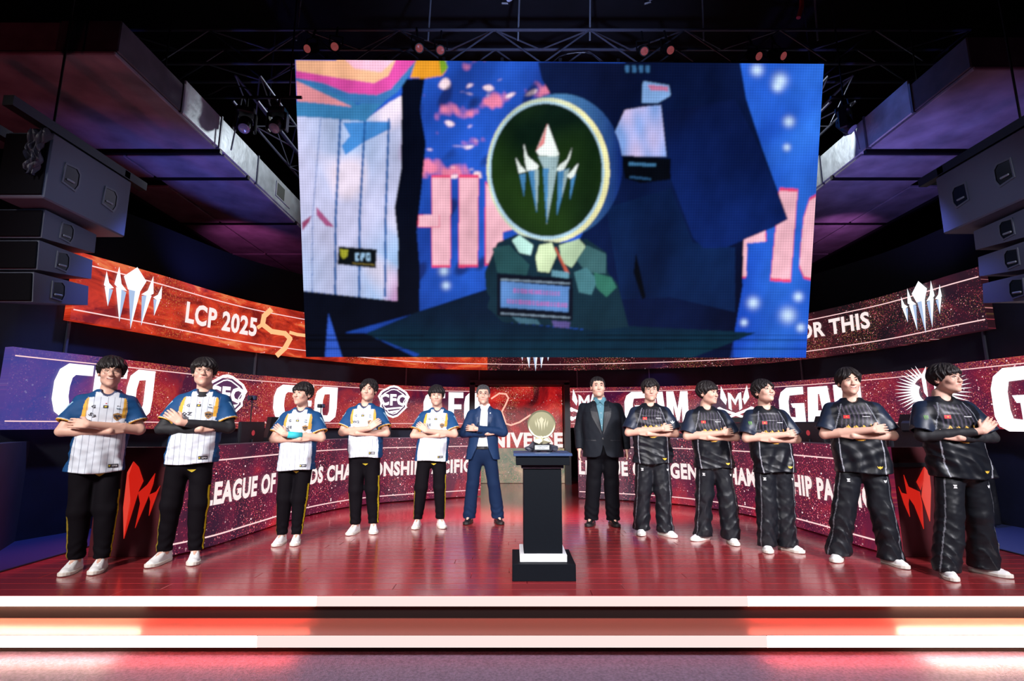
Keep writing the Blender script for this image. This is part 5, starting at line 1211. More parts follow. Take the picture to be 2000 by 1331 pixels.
    if smile:
        b.ball((0, -.1005, -.0590), (.021 + .004 * smile, .0075, .0050 + .0015 * smile), 12, mi=0); b.ball((0, -.1025, -.0575), (.018 + .002 * smile, .0065, .0030 + .001 * smile), 12, mi=1)
        for q in (-1, 1): b.tube((q * .018, -.1035, -.058), (q * .030, -.095, -.050), .0016, .001, n=5, mi=0)
    else:
        b.tube((-.021, -.1000, -.0590), (0, -.1055, -.0592), .0013, n=5, mi=0); b.tube((0, -.1055, -.0592), (.021, -.1000, -.0590), .0013, n=5, mi=0)
    b.v = [hf.out(x) for x in b.v]; b.build('mouth', None, root, True, [mat('mouth_line', (.20, .05, .05), .5), mat('teeth', (.75, .70, .68), .3)])
    key = (p['hair'], p.get('hseed', seed))
    hv, hfc = hair_mesh(*key)
    mesh('hair', hf.arr(hv), hfc, hm, root, True)
    if p.get('glasses'):
        b = MB(); r = .0225
        for q in (-1, 1):
            pts = []
            for i in range(17):
                t = 2 * math.pi * i / 16; x = q * .033 + r * 1.1 * (abs(math.cos(t)) ** .8) * math.copysign(1, math.cos(t)); z = .002 + r * .86 * (abs(math.sin(t)) ** .8) * math.copysign(1, math.sin(t))
                pts.append((x, -.121 + abs(x) ** 2 * 4.0, z))
            b.path(pts, .0011, 5)
            b.tube((q * .057, -.106, .008), (q * .080, -.020, .010), .0011, n=5); b.tube((q * .080, -.020, .010), (q * .083, .012, .004), .0011, n=5)
        b.tube((-.0095, -.121, .006), (.0095, -.121, .006), .0011, n=5)
        b.v = [hf.out(x) for x in b.v]; b.build('glasses', mat('glasses_frame', (.10, .08, .08) if not p['glasses'] == 'dark' else (.01, .01, .01), .3, metal=.6), root)
    # ---- trousers
    baggy = p['fit'] == 'gam'; fat = p.get('fat', 1.)
    G = Field(axis((-.55, -.42, .02), (-.42, .42, .0085), (.42, .55, .02)), axis((-.36, .30, .0095)), axis((.02, 1.02, .0095)))
    def wr(P):
        X, Y, Z = P
        if baggy: return wob(P, seed, 17, (1, 1, .9)) * .014 * np.clip((1.0 - Z) / .5, .3, 1) - np.abs(np.sin(Z * 26 + 2.6 * np.sin(X * 17 + seed) + Y * 24)) ** .6 * .013 * np.clip((.62 - Z) / .40, 0, 1) + wob(P, seed + 5, 48, (1, 1, 1.4)) * .004
        return wob(P, seed, 20) * .006 + np.sin(Z * 85 + 3 * np.sin(X * 25 + seed)) * .0035 * np.clip((.30 - Z) / .15, 0, 1)
    zt = .90 if not suit else 1.0
    for i, (fx, fy, fa, hp_, kn, an) in enumerate(feet):
        if baggy: r = (.104, .100, .110); low = (an[0] + math.sin(fa) * .02, an[1] - math.cos(fa) * .02, .05)
        elif suit: r = (.098 * fat, .082 * fat, .080 * fat ** .5); low = (an[0] + math.sin(fa) * .015, an[1] - math.cos(fa) * .015, .07)
        else: r = (.094, .082, .060); low = (an[0], an[1], .105)
        G.cap(hp_, kn, r[0], r[1], .035); G.cap(kn, low, r[1], r[2], .02, pad=.04)
    G.add(lambda P: ell(P, (0, .005, .91), (.172 * wd ** .7, .126 * dp, .17)), (-.3, -.25, .70), (.3, .25, 1.12), .05)
    hemz = {'gam': .045, 'cfo': .095}.get(p['fit'], .055)
    sl, P = G.blk((-9,) * 3, (9,) * 3); G.V = (G.V - wr(P)).astype(np.float32)
    if not suit: G.V = (G.V + .04 * np.clip((P[2] - p.get('hem', .80) - .004) / .03, 0, 1)).astype(np.float32)
    G.V = smax(G.V, np.broadcast_to(P[2] - zt, G.V.shape), .01); G.V = smax(G.V, np.broadcast_to(hemz - P[2], G.V.shape), .006).astype(np.float32)
    v, f = G.mesh(); c = paint(len(v), {'gam': (.008, .009, .013), 'cfo': (.005, .004, .006), 'navy': (.007, .017, .050), 'black': (.004, .004, .006)}[p['fit']])
    X, Y, Z = v.T
    for i, (fx, fy, fa, hp_, kn, an) in enumerate(feet):
        s_ = -1 if i == 0 else 1
        cx = np.where(Z > kn[2], kn[0] + (hp_[0] - kn[0]) * (Z - kn[2]) / (hp_[2] - kn[2]), an[0] + (kn[0] - an[0]) * (Z - an[2]) / (kn[2] - an[2]))
        cy = np.where(Z > kn[2], kn[1] + (hp_[1] - kn[1]) * (Z - kn[2]) / (hp_[2] - kn[2]), an[1] + (kn[1] - an[1]) * (Z - an[2]) / (kn[2] - an[2]))
        ang = np.arctan2(Y - cy, s_ * (X - cx)); near = np.hypot(X - cx, Y - cy) < .16; out_ = s_ * (X - cx) > .02
        if baggy:
            m_ = near & out_ & (np.abs(ang + .75) < .042) & (Z < .86); c[m_] = (.16, .165, .19)
        elif p['fit'] == 'cfo':
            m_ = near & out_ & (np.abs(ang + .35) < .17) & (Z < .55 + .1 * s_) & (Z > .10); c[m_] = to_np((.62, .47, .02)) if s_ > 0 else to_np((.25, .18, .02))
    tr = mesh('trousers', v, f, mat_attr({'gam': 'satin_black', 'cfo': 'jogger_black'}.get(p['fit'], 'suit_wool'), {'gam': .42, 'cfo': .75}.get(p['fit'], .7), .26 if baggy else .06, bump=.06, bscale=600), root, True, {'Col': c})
    if baggy:
        D = Decals(tr); wm = mat('white_print', (.75, .75, .78), .6)
        D.poly('hip_mark', [[(-.5, .5), (.5, .5), (.4, .1), (-.1, .1), (-.1, -.1), (.4, -.1), (.5, -.5), (-.5, -.5), (-.2, 0)]], feet[0][3][0] - .045, .735, .028, wm)
        D.poly('hip_mark', [[(-.5, .4), (0, .2), (.5, .4), (.3, -.3), (0, -.5), (-.3, -.3)]], feet[1][3][0] + .065, .735, .028, wm)
    elif p['fit'] == 'cfo':
        D = Decals(tr); D.poly('waist_print', [[(-1, .2), (1, .2), (.5, -.2), (0, -.5), (-.5, -.2)]], .03, .785, .035, mat('gold_print', (.5, .38, .03), .5))
    # ---- shoes
    for (fx, fy, fa, *_r) in feet:
        add_shoe(root, (fx, fy, 0), fa, 'dress' if suit else 'sneaker', 'pink' if p.get('pinkshoe') else 'white')
    # ---- top
    {'cfo': jersey, 'gam': jersey, 'navy': jacket, 'black': jacket}[p['fit']](p, root, tf, arms, wd, dp, seed, a)
    return root

def cloth_profile(p, wd, dp):
    g = p['fit'] == 'gam'; e = 1.05 if g else 1.0
    return [(.70, .205 * wd * e, .150 * dp, 0), (.80, .200 * wd * e, .148 * dp, 0), (1.0, .192 * wd * e, .140 * dp, 0), (1.2, .192 * wd, .136 * dp, 0), (1.34, .192 * wd, .128 * dp, 0), (1.405, .182 * wd, .106 * dp, .008), (1.445, .140 * wd, .092 * dp, .012), (1.475, .100, .082, .018), (1.505, .070, .070, .02), (1.55, .062, .062, .02)]

def jersey(p, root, tf, arms, wd, dp, seed, a):
    g = p['fit'] == 'gam'; hem = p.get('hem', .80 if not g else .80)
    T = cloth_profile(p, wd, dp)
    J = Field(axis((-.37, .37, .0062)), axis((-.25, .22, .0068)), axis((hem - .02, 1.55, .0064)))
    def torso(P):
        Q = tf(P); w = wob(Q, seed + 50, 13, (1, 1, .35)) * .017 * np.clip((1.15 - P[2]) / .25, .25, 1) + wob(Q, seed + 60, 30, (.6, 1, 1.6)) * .005 - np.abs(np.sin((Q[0] * .8 + P[2] * .9) * 24 + 2 * np.sin(P[2] * 14 + seed))) ** .5 * .005 * np.clip((1.12 - P[2]) / .2, 0, 1)
        w = w + np.sin(Q[0] * 48 + 2.5 * np.sin(P[2] * 9 + seed)) * .0060 * np.clip((1.14 - P[2]) / .2, 0, 1)
        return prof(Q, T, 2.5) - w - .006
    J.add(torso, (-.5, -.4, 0), (.5, .4, 2), 0.0)
    sl_r = (.066, .084) if not g else (.072, .090); endt = .74 if not g else .86
    info = {}
    for q, A in arms.items():
        e = lerp3(A['S'], A['E'], endt); info[q] = (A['S'], e)
        J.add(lambda P, S_=A['S'], E_=e: smax(rc(tf(P), S_, E_, sl_r[0], sl_r[1]) - wob(P, seed + 70, 34) * .004, ((tf(P)[0] - E_[0]) * (E_[0] - S_[0]) + (tf(P)[1] - E_[1]) * (E_[1] - S_[1]) + (P[2] - E_[2]) * (E_[2] - S_[2])) / math.dist(S_, E_), .004),
              (-.5, -.4, 1.0), (.5, .4, 1.55), .035)
    for q, (S_, E_) in info.items():      # open the cuff
        J.cap(lerp3(S_, E_, .86), lerp3(S_, E_, 1.4), sl_r[1] - .022, sl_r[1] - .010, .004, 's', tf)
    # neckline
    J.cap((0, .015, 1.470), (0, .0, 1.62), .066, .075, .006, 's', tf)
    J.cap((0, -.075, 1.50), (0, -.15, 1.455), .050, .030, .006, 's', tf)
    if not g: J.cap((0, -.10, 1.49), (0, -.155, 1.392), .040, .004, .006, 's', tf)
    sl, P = J.blk((-9,) * 3, (9,) * 3)
    J.V = smax(J.V, np.broadcast_to(hem + .008 * np.sin(P[0] * 14 + seed) - P[2], J.V.shape), .006).astype(np.float32)
    J.V = smax(J.V, np.broadcast_to(P[2] - 1.498, J.V.shape), .004).astype(np.float32)
    J.V[0] = J.V[-1] = .1; J.V[:, 0] = J.V[:, -1] = .1; J.V[:, :, -1] = .1
    v, f = J.mesh(); Q = tf(v.T); x, y, z = Q; n = len(v)
    ds = {q: rc(Q, S_, E_, *sl_r) for q, (S_, E_) in info.items()}; dt = prof(Q, T, 2.5)
    slv = np.minimum(ds[-1], ds[1]) < dt - .002; slv |= (np.abs(x) > .197 * wd) & (z > 1.18)
    tt = {}
    for q, (S_, E_) in info.items():
        d = np.array(E_) - np.array(S_); tt[q] = ((x - S_[0]) * d[0] + (y - S_[1]) * d[1] + (z - S_[2]) * d[2]) / d.dot(d)
    tv = np.where(x < 0, tt[-1], tt[1])
    nk = np.minimum(np.minimum(rc(Q, (0, .015, 1.470), (0, 0, 1.62), .066, .075), rc(Q, (0, -.075, 1.5), (0, -.15, 1.455), .05, .03)), 9 if g else rc(Q, (0, -.10, 1.49), (0, -.155, 1.392), .04, .004))
    ax = np.abs(x); pin = np.zeros(n)
    if not g:
        c = paint(n, WHITE)
        side = (ax > (.178 - .02 * np.clip((z - 1.0) / .2, 0, 1)) * wd) | (y > .03)
        pin[(~side)] = 1
        arc = .098 + np.sqrt(np.clip(1 - ((z - 1.30) / .125) ** 2, 0, 1)) * .030       # yellow crescent by the shoulder
        c[(ax > .118) & (z > 1.25) & (z < 1.42)] = YEL
        c[(ax > arc + .022) & (z > 1.22)] = NAVY
        c[(ax < .118 - .05 * np.clip((z - 1.36) / .08, 0, 1)) & (z > 1.235)] = WHITE; c[(z > 1.425 - .10 * np.clip(ax - .10, 0, 1))] = NAVY
        c[(ax < .080) & (y < 0)] = np.where((z[(ax < .080) & (y < 0)] > 1.47)[:, None], to_np(NAVY), to_np(WHITE))
        c[side] = NAVY; c[slv] = NAVY; c[slv & (tv > .955)] = YEL
        c[slv & (tv > .93) & (tv < .955)] = (.45, .52, .6)
        c[(nk < .009)] = (.05, .06, .12)
        c[(ax > .18) & (y < 0) & slv & (np.abs(tv - .45) < .28) & (np.abs(y + .035 - .0) < .010)] = (.28, .45, .6)
        pin[slv | side | (z > 1.43)] = 0
        m = mat_attr('jersey_white', .7, .25, pin=True, bump=.05, bscale=700)
    else:
        c = paint(n, (.005, .006, .010))
        st = (np.sin(x * 190 + np.sin(z * 30 + seed) * 1.5) > .35) & (z > 1.22) & (z < 1.42) & (ax < .135) & (y < 0)
        c[st] = (.045, .038, .060)
        zg = 1.205 + .058 * np.abs(np.abs((x * 17 + .3) % 1 - .5) * 2) ** 1.4 * (.55 + .45 * np.sin(x * 60 + 1) ** 2)
        gm = (z < zg) & (z > 1.155) & (ax < .112) & (y < -.02) & (np.abs((x * 34 + .3) % 1 - .5) > .10); c[gm] = GOLD
        gm2 = (z < 1.115 + .02 * np.cos(x * 30)) & (z > 1.092 + (x * 3) ** 2) & (np.abs(x) < .07) & (y < 0); c[gm2] = (.62, .34, .05)
        sx = .150 * wd + .012 * np.sin(z * 8)
        c[(np.abs(ax - sx) < .0040) & (z < 1.12) & (y < 0)] = (.32, .33, .38)
        c[(np.abs(ax - (.10 + (1.44 - z) * .35)) < .0040) & (z > 1.20) & (z < 1.44) & (y < 0)] = (.16, .17, .20)
        c[slv] = (.009, .015, .034); c[nk < .010] = (.006, .006, .008)
        m = mat_attr('jersey_satin', .40, .32, bump=.06, bscale=500)
    o = mesh('jersey', v, f, m, root, True, {'Col': c, 'pin': pin})
    D = Decals(o); S_ = lambda X_, Z_: (X_ + tf.l[0] * (Z_ - .9))
    if not g:
        bk = mat('black_print', (.03, .03, .045), .6); gd = mat('gold_print', (.5, .38, .03), .5); wh = mat('white_print', (.75, .75, .78), .6)
        D.rect('chest_print', S_(0, 1.345), 1.345, .034, .024, bk, 2, 2); D.rect('chest_print', S_(0, 1.345), 1.345, .016, .012, gd, 1, 1, off=.005); D.rect('chest_print', S_(0, 1.372), 1.372, .009, .009, mat('red_print', (.5, .05, .08), .6), 1, 1)
        D.poly('club_badge', [[(-.5, .35), (0, .55), (.5, .35), (.42, -.2), (0, -.6), (-.42, -.2)]], S_(.088, 1.262), 1.262, .060, mat('badge_gold', (.32, .17, .06), .5)); D.poly('club_badge', [[(-.36, .22), (-.05, .25), (-.05, -.02), (-.36, -.05)], [(.02, .25), (.36, .22), (.36, -.05), (.02, -.02)], [(-.2, -.15), (.2, -.15), (0, -.38)]], S_(.088, 1.262), 1.262, .058, bk, .006)
        D.text('sponsor_print', '#-a', S_(.088, 1.352), 1.352, .011, bk, 1.2); D.text('sponsor_print', 'Tide', S_(.088, 1.33), 1.33, .013, mat('teal_print', (.05, .14, .2), .6))
        D.text('sponsor_print', 'G', S_(-.083, 1.345), 1.345, .028, bk, 1.1)
        D.text('number_print', p['num'], S_(-.078, 1.272), 1.272, .030, bk, 1.35, rot=p.get('numrot', 0))
        hr = D.rect('hem_patch', S_(.115, .86) if False else .112, hem + .052, .068, .030, bk, 4, 2, off=.003)
        D.text('hem_lettering', 'CFO', .122, hem + .052, .014, wh, off=.006); D.poly('hem_crest', [[(-.5, .5), (.5, .5), (.4, -.2), (0, -.6), (-.4, -.2)]], .088, hem + .052, .014, gd, .006)
    else:
        rd = mat('flag_red', (.62, .035, .045), .5); wh = mat('white_print', (.75, .75, .78), .6); gd = mat('gold_print2', (.72, .45, .05), .45)
        D.rect('flag_print', S_(-.080, 1.315), 1.315, .048, .030, rd, 3, 3); D.poly('flag_star', [[(0, .5), (.12, .14), (.48, .14), (.2, -.08), (.3, -.45), (0, -.2), (-.3, -.45), (-.2, -.08), (-.48, .14), (-.12, .14)]], S_(-.080, 1.315), 1.315, .018, gd, .006)
        D.text('sponsor_print', 'Onewave', S_(.075, 1.318), 1.318, .013, wh, .95)
        D.poly('hem_emblem', [[(-1, .6), (-.5, .3), (0, .55), (.5, .3), (1, .6), (.7, -.2), (.3, -.25), (0, -.6), (-.3, -.25), (-.7, -.2)]], .118, hem + .055, .024, gd)
        if p.get('claw'):
            gr = mat('green_print', (.09, .30, .02), .5); x0, z0 = p['claw']
            D.poly('sleeve_claw', [[(k * .5 - .12, .9 - abs(k) * .1), (k * .5 + .16, .8), (k * .5 + .10, -.2), (k * .5 + .02, -1 + abs(k) * .2), (k * .5 - .10, -.3)] for k in (-1, 0, 1)], S_(x0, z0), z0, .024, gr)
        if p.get('wing'):
            D.poly('sleeve_emblem', [[(-1, .5), (-.3, .1), (0, .9), (.3, .1), (1, .5), (.5, -.4), (.1, -.3), (0, -.9), (-.1, -.3), (-.5, -.4)]], S_(.232, 1.27), 1.27, .026, wh)
    if p.get('inner'):      # dark undershirt in the neckline
        b = MB(); n_ = 20
        for k in range(n_):
            t0, t1 = -1.35 + 2.7 * k / n_, -1.35 + 2.7 * (k + 1) / n_; V_ = []
            for t in (t0, t1):
                sx_, cy_ = math.sin(t), math.cos(t)
                V_ += [tf.fwd((.070 * sx_, .015 - .094 * cy_, 1.468 + .03 * (1 - cy_))), tf.fwd((.083 * sx_, .012 - .122 * cy_, 1.425 + .04 * (1 - cy_)))]
            b._add([V_[0], V_[1], V_[3], V_[2]], [(0, 1, 2, 3)])
        b.build('undershirt_collar', mat('under_black', (.008, .008, .012), .7), root, True)
    if p.get('longsleeve'):
        b = Field(axis((-.37, .37, .0065)), axis((-.31, .12, .0065)), axis((1.05, 1.36, .0065)))
        for q, A in arms.items():
            b.cap(lerp3(A['S'], A['E'], .5), A['E'], .055, .050, .01, tf=tf); b.cap(A['E'], lerp3(A['E'], A['W'], .4), .049, .047, .01, tf=tf); b.cap(lerp3(A['E'], A['W'], .4), lerp3(A['E'], A['W'], .86), .046, .035, .004, tf=tf)
        sl, P = b.blk((-9,) * 3, (9,) * 3); b.V = (b.V - wob(P, seed, 50) * .003).astype(np.float32)
        v, f = b.mesh(); mesh('arm_sleeves', v, f, mat('under_black', (.008, .008, .012), .7), root, True)
    if p.get('band'):       # wide sports band round the front forearm
        A = arms[a]; b = MB(); p0, p1 = tf.fwd(lerp3(A['E'], A['W'], .55)), tf.fwd(lerp3(A['E'], A['W'], .93)); b.tube(p0, p1, .0405, .0345, n=20); b.build('wrist_band', mat('band_cyan', (.03, .45, .55), .7), root, True)
    if p.get('tattoo'):
        A = arms[-a]; b = MB()

def jacket(p, root, tf, arms, wd, dp, seed, a):
    nv = p['fit'] == 'navy'; hem = .80 if not nv else .82; col = (.008, .026, .080) if nv else (.006, .008, .013)
    cm = mat_attr('jacket_wool_' + p['fit'], .62 if nv else .7, .15, bump=.05, bscale=600)
    T = cloth_profile(p, wd, dp)
    if nv: T = [(.70, .235, .150, .0), (.80, .228, .146, .0), (1.0, .195, .135, 0)] + T[3:]
    shirt_T = [(z, rx * .88, ry * .90, yc) for z, rx, ry, yc in cloth_profile(p, wd, dp)]
    # shirt: trunk with a collar
    Sf = Field(axis((-.20 * wd, .20 * wd, .0075)), axis((-.20, .16, .008)), axis((.92, 1.56, .0065)))
    Sf.add(lambda P: prof(tf(P), shirt_T, 2.3) - wob(P, seed, 26) * .003, (-9,) * 3, (9,) * 3, 0.)
    nf = 1 + (wd - 1) * .7; Sf.cap((0, .02, 1.44), (0, -.000, 1.515), .071 * nf, .067 * nf, .02, tf=tf)
    Sf.cap((0, .01, 1.47), (0, -.01, 1.62), .0595 * nf, .070 * nf, .004, 's', tf); Sf.cap((0, -.07, 1.52), (0, -.14, 1.455), .030, .008, .004, 's', tf)
    sl, P = Sf.blk((-9,) * 3, (9,) * 3)
    Sf.V = smax(smax(Sf.V, np.broadcast_to(P[2] - 1.528, Sf.V.shape), .004), np.broadcast_to(.955 - P[2], Sf.V.shape), .004).astype(np.float32)
    for i in (0, -1): Sf.V[i] = .1; Sf.V[:, i] = .1; Sf.V[:, :, i] = .1
    v, f = Sf.mesh(); sh = mesh('shirt', v, f, mat('shirt_white', (.74, .76, .80), .7) if nv else mat('shirt_teal', (.07, .19, .25), .7), root, True)
    b = MB()
    for k in range(6):
        z = 1.40 - k * .075; h = Decals(sh).b.ray_cast(Vector((tf.l[0] * (z - .9), -1, z)), Vector((0, 1, 0)))
        if h[0] is not None: b.ball((h[0].x, h[0].y, z), (.0045, .002, .0045), 8)
    b.build('shirt_buttons', mat('button', (.5, .5, .5), .4), sh)
    for q in (-1, 1):      # collar points
        b = MB(); v = [tf.fwd((q * .006, -.090 * nf, 1.470)), tf.fwd((q * .050 * nf, -.050 * nf, 1.510)), tf.fwd((q * .058 * nf, -.058 * nf, 1.478)), tf.fwd((q * .030, -.122 * nf, 1.425))]
        b._add([tuple(x) for x in v] + [(x[0], x[1] + .006, x[2]) for x in v], [(0, 1, 2, 3), (7, 6, 5, 4), (0, 4, 5, 1), (1, 5, 6, 2), (2, 6, 7, 3), (3, 7, 4, 0)]); b.build('collar', sh.data.materials[0], sh)
    # belt
    b = MB(); n = 40; bt = np.array(TORSO); z0 = .955
    ring = []
    for i in range(n):
        t = 2 * math.pi * i / n; ring.append((.170 * wd ** .7 * math.cos(t), .132 * dp * math.sin(t)))
    vv = [tf.fwd((x, y, z0 - .018)) for x, y in ring] + [tf.fwd((x, y, z0 + .018)) for x, y in ring]; b._add(vv, [(i, (i + 1) % n, n + (i + 1) % n, n + i) for i in range(n)], 0)
    b.box(tf.fwd((0, -.136 * dp, z0)), (.045, .008, .034), mi=1); b.build('belt', None, root, mats=[mat('belt_leather', (.010, .009, .010), .35), mat('buckle', (.3, .3, .32), .25, metal=1)])
    # jacket
    J = Field(axis((-.40, .40, .0065)), axis((-.31 if p['pose'] == 'crossed' else -.26, .24, .0068)), axis((hem - .03, 1.56, .0064)))
    def torso(P):
        Q = tf(P); w = wob(Q, seed + 50, 14, (1, 1, .6)) * .006 + wob(Q, seed + 60, 36) * .0025
        return prof(Q, T, 2.5) - w
    J.add(torso, (-9,) * 3, (9,) * 3, 0.)
    def opening(P):
        X, Y, Z = tf(P)
        if nv: hw = np.interp(Z, [.78, .95, 1.10, 1.30, 1.44, 1.50], [.155, .075, .050, .050, .046, .042])
        else: hw = np.interp(Z, [.78, .86, .93, .995, 1.06, 1.44, 1.50], [.055, .022, .004, -.01, -.004, .050, .050])
        return smax(np.abs(X) - hw, Y + .02, .005)
    J.add(opening, (-.25, -.3, .7), (.3, .1, 1.6), .004, 's')
    J.V = smax(J.V, -(prof(tf(J.blk((-9,) * 3, (9,) * 3)[1]), [(z, rx * .93, ry * .93, yc) for z, rx, ry, yc in T], 2.5)) - .5 * (J.blk((-9,) * 3, (9,) * 3)[1][2] > hem + .04), .004).astype(np.float32) if False else J.V
    for q, A in arms.items():
        r = (.070, .064, .048); S_, E_, W_ = A['S'], A['E'], lerp3(A['E'], A['W'], .93 if p['pose'] == 'crossed' else .97)
        J.add(lambda P, S_=S_, E_=E_: rc(tf(P), S_, E_, r[0], r[1]) - wob(P, seed + 70, 40) * .004, (-.5, -.4, E_[2] - .1), (.5, .4, 1.55), .03)
        dn = math.dist(E_, W_)
        J.add(lambda P, S_=E_, E_=W_: smax(rc(tf(P), S_, E_, r[1] * .95, r[2]) - wob(P, seed + 71, 46) * .004, ((tf(P)[0] - E_[0]) * (E_[0] - S_[0]) + (tf(P)[1] - E_[1]) * (E_[1] - S_[1]) + (P[2] - E_[2]) * (E_[2] - S_[2])) / dn, .004), (-.5, -.4, min(E_[2], W_[2]) - .1), (.5, .4, max(E_[2], W_[2]) + .1), .008)
    J.cap((0, .01, 1.465), (0, -.005, 1.62), .070 * nf, .080 * nf, .006, 's', tf)
    sl, P = J.blk((-9,) * 3, (9,) * 3)
    X_ = tf(P)[0]
    J.V = smax(J.V, np.broadcast_to(hem + (.10 * np.clip(.09 - np.abs(X_), 0, 1) / .09 * .35 if not nv else -.02 * np.clip(np.abs(X_), 0, .2) / .2) + .0 * P[0] - P[2], J.V.shape), .006).astype(np.float32)
    for i in (0, -1): J.V[i] = .1; J.V[:, i] = .1; J.V[:, :, i] = .1
    v, f = J.mesh(); o = mesh('jacket', v, f, cm, root, True, {'Col': paint(len(v), col)})
    D = Decals(o); S = lambda X_, Z_: (X_ + tf.l[0] * (Z_ - .9))
    lm = mat('lapel_' + p['fit'], (col[0] * 1.15, col[1] * 1.15, col[2] * 1.15), .5, spec=.4)
    for q in (-1, 1):
        if nv: L_ = [(.047, 1.475), (.085, 1.455), (.098, 1.385), (.118, 1.375), (.105, 1.30), (.056, 1.20), (.051, 1.30)]
        else: L_ = [(.051, 1.475), (.090, 1.465), (.105, 1.385), (.128, 1.378), (.112, 1.28), (.010, 1.065), (.030, 1.25), (.049, 1.42)]
        pts = L_; cx_ = sum(x for x, _ in pts) / len(pts); cz_ = sum(z for _, z in pts) / len(pts)
        vv = []; ff = []
        fine = []
        for (x0, z0_), (x1, z1) in zip(pts, pts[1:] + pts[:1]):
            for k in range(4): fine.append((x0 + (x1 - x0) * k / 4, z0_ + (z1 - z0_) * k / 4))
        vv = [(S(q * x, z), z) for x, z in fine] + [(S(q * (x * .5 + cx_ * .5), z * .5 + cz_ * .5), z * .5 + cz_ * .5) for x, z in fine] + [(S(q * cx_, cz_), cz_)]; m_ = len(fine)
        ff = [(i, (i + 1) % m_, m_ + (i + 1) % m_, m_ + i) for i in range(m_)] + [(m_ + i, m_ + (i + 1) % m_, 2 * m_) for i in range(m_)]
        if q > 0: ff = [t[::-1] for t in ff]
        l = D.put('lapel', vv, ff, lm, .007)
    if nv: D.rect('lapel_pin', S(.082, 1.40), 1.40, .014, .014, mat('pin_white', (.8, .8, .85), .3), 1, 1, off=.010)
    else:
        b = MB(); h = D.b.ray_cast(Vector((S(0, 1.02), -1, 1.02)), Vector((0, 1, 0)))
        if h[0] is not None: b.ball((S(0, 1.02), h[0].y - .002, 1.02), (.011, .004, .011), 10)
        b.build('jacket_button', mat('dark_button', (.02, .02, .02), .3), o)
        for q in (-1, 1): D.rect('pocket_flap', q * .145, 1.0, .12, .010, lm, 4, 1, off=.004)
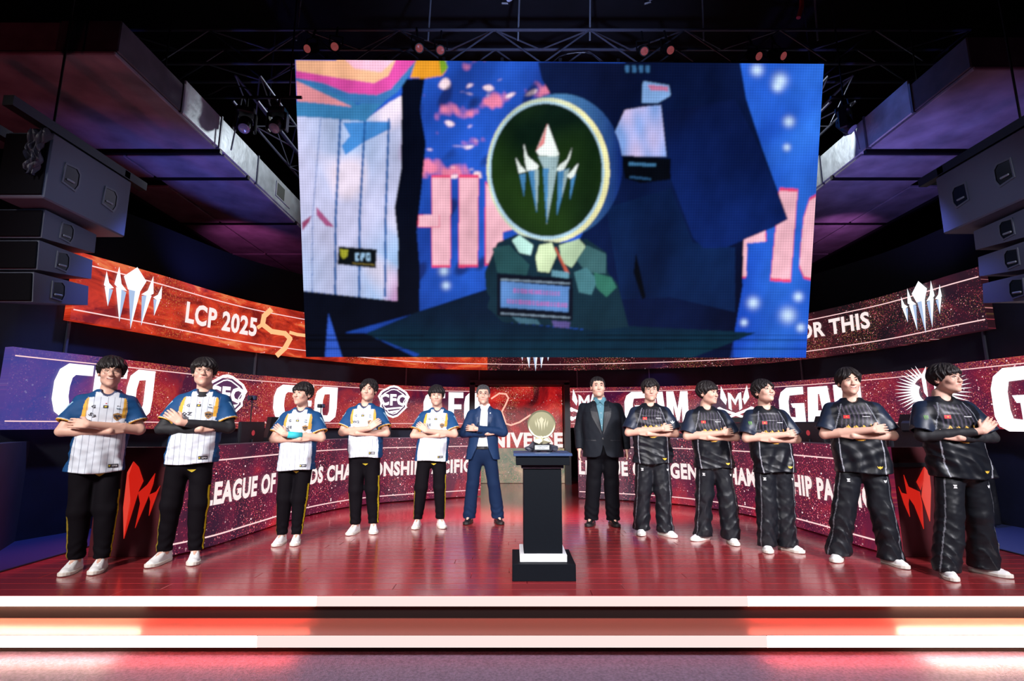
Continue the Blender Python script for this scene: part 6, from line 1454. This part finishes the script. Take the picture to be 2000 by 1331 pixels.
# ---------------------------------------------------------------- the twelve people, left to right
T1 = 'players in white and navy jerseys'; T2 = 'players in black jerseys'
CAST = [
 dict(seed=11, feet=[(172, 1101), (100, 1139), (214, 1099), (166, 1136)], hip=(186, 925), neck=(211, 772), head=(217, 735), top=694, yaw=38, hy=38, hp=0, over=1, tuck=True, fit='cfo', pose='crossed', hair='bowl', num='59', numrot=-.6, glasses=1, smile=1.3, pinkshoe=False, hem=.80, label='smiling young man in glasses, white and navy jersey, arms crossed, at the far left', group=T1),
 dict(seed=12, feet=[(344, 1089), (272, 1117), (385, 1084), (372, 1116)], hip=(372, 905), neck=(400, 762), head=(400, 731), top=696, yaw=22, hy=28, hp=5, over=1, fit='cfo', pose='crossed', hair='bowl', hseed=21, num='OZ', glasses=1, inner=1, longsleeve=1, hem=.84, label='young man in white jersey with black arm sleeves, second person from the left', group=T1),
 dict(seed=13, feet=[(566, 1052), (523, 1077), (586, 1050), (568, 1077)], hip=(577, 925), neck=(590, 799), head=(592, 776), top=745, yaw=8, hy=-16, hp=4, over=1, fit='cfo', pose='crossed', hair='bowl', hseed=3, num='SE', band=1, hem=.80, label='young man in white jersey with a wide cyan wrist band, looking aside', group=T1),
 dict(seed=14, feet=[(707, 1034), (671, 1052), (727, 1029), (731, 1053)], hip=(712, 905), neck=(714, 793), head=(721, 768), top=739, yaw=2, hy=2, hp=4, over=-1, fit='cfo', pose='crossed', hair='curtain', num='W2', hem=.86, label='young man in white jersey with parted fringe, fourth person from the left', group=T1),
 dict(seed=15, feet=[(823, 1022), (804, 1041), (852, 1022), (873, 1039)], hip=(843, 908), neck=(855, 797), head=(853, 776), top=751, yaw=6, hy=8, hp=0, over=1, fit='cfo', pose='crossed', hair='bowl', hseed=9, num='2E', hem=.82, label='young man in white jersey standing just left of the man in the blue suit', group=T1),
 dict(seed=16, feet=[(923, 1016), (906, 1029), (966, 1016), (983, 1029)], hip=(943, 880), neck=(947, 792), head=(944, 774), top=749, yaw=0, hy=3, hp=0, over=1, tuck=True, fit='navy', pose='crossed', hair='short', hseed=4, glasses='dark', hairc=(.05, .05, .055), label='man in a blue suit and open white shirt, arms crossed, left of the podium', group='coaches in suits'),
 dict(seed=17, feet=[(1163, 1019), (1143, 1034), (1187, 1019), (1213, 1035)], hip=(1178, 890), neck=(1171, 773), head=(1167, 755), top=733, yaw=-8, hy=-2, hp=4, over=1, fit='black', pose='down', width=1.24, depth=1.30, fat=1.08, hair='short', label='heavyset man in a black suit and teal shirt, arms down, right of the podium', group='coaches in suits'),
 dict(seed=18, feet=[(1255, 1037), (1251, 1051), (1288, 1043), (1320, 1052)], hip=(1275, 905), neck=(1269, 785), head=(1270, 765), top=738, yaw=-8, hy=-8, hp=0, over=-1, tuck=True, fit='gam', pose='crossed', hair='messy', glasses=1, wing=1, width=1.04, hem=.80, label='young man in black jersey and glasses standing right of the man in the black suit', group=T2),
 dict(seed=19, feet=[(1387, 1052), (1349, 1058), (1421, 1055), (1442, 1070)], hip=(1394, 912), neck=(1379, 795), head=(1381, 773), top=743, yaw=-8, hy=34, hp=0, over=-1, tuck=True, fit='gam', pose='crossed', hair='bowl', hseed=6, smile=.6, width=1.04, hem=.80, label='young man in black jersey turning his head right, second of the black-jersey team', group=T2),
 dict(seed=20, feet=[(1496, 1069), (1503, 1085), (1521, 1071), (1571, 1083)], hip=(1511, 925), neck=(1494, 793), head=(1489, 768), top=739, yaw=-4, hy=14, hp=14, over=-1, tuck=True, fit='gam', pose='crossed', hair='curtain', hseed=31, smile=1, claw=(-.215, 1.31), hem=.80, label='young man in black jersey tilting his smiling face up, middle of the black-jersey team', group=T2),
 dict(seed=22, feet=[(1645, 1087), (1627, 1103), (1718, 1095), (1781, 1116)], hip=(1684, 922), neck=(1662, 778), head=(1656, 748), top=716, yaw=-24, hy=-14, hp=3, over=-1, tuck=True, fit='gam', pose='crossed', hair='curtain', hseed=33, smile=.5, width=1.06, hem=.80, label='tall young man in black jersey, feet wide apart, second from the right end', group=T2),
 dict(seed=23, feet=[(1840, 1118), (1868, 1141), (1892, 1114), (1980, 1132)], hip=(1877, 925), neck=(1842, 788), head=(1843, 748), top=708, yaw=-8, hy=14, hp=4, over=-1, fit='gam', pose='crossed', hair='bowl', hseed=12, glasses=1, longsleeve=1, claw=(-.225, 1.31), width=1.08, hem=.80, label='young man in black jersey and long black sleeves at the far right', group=T2),
]
for p_ in CAST: build_person(p_)
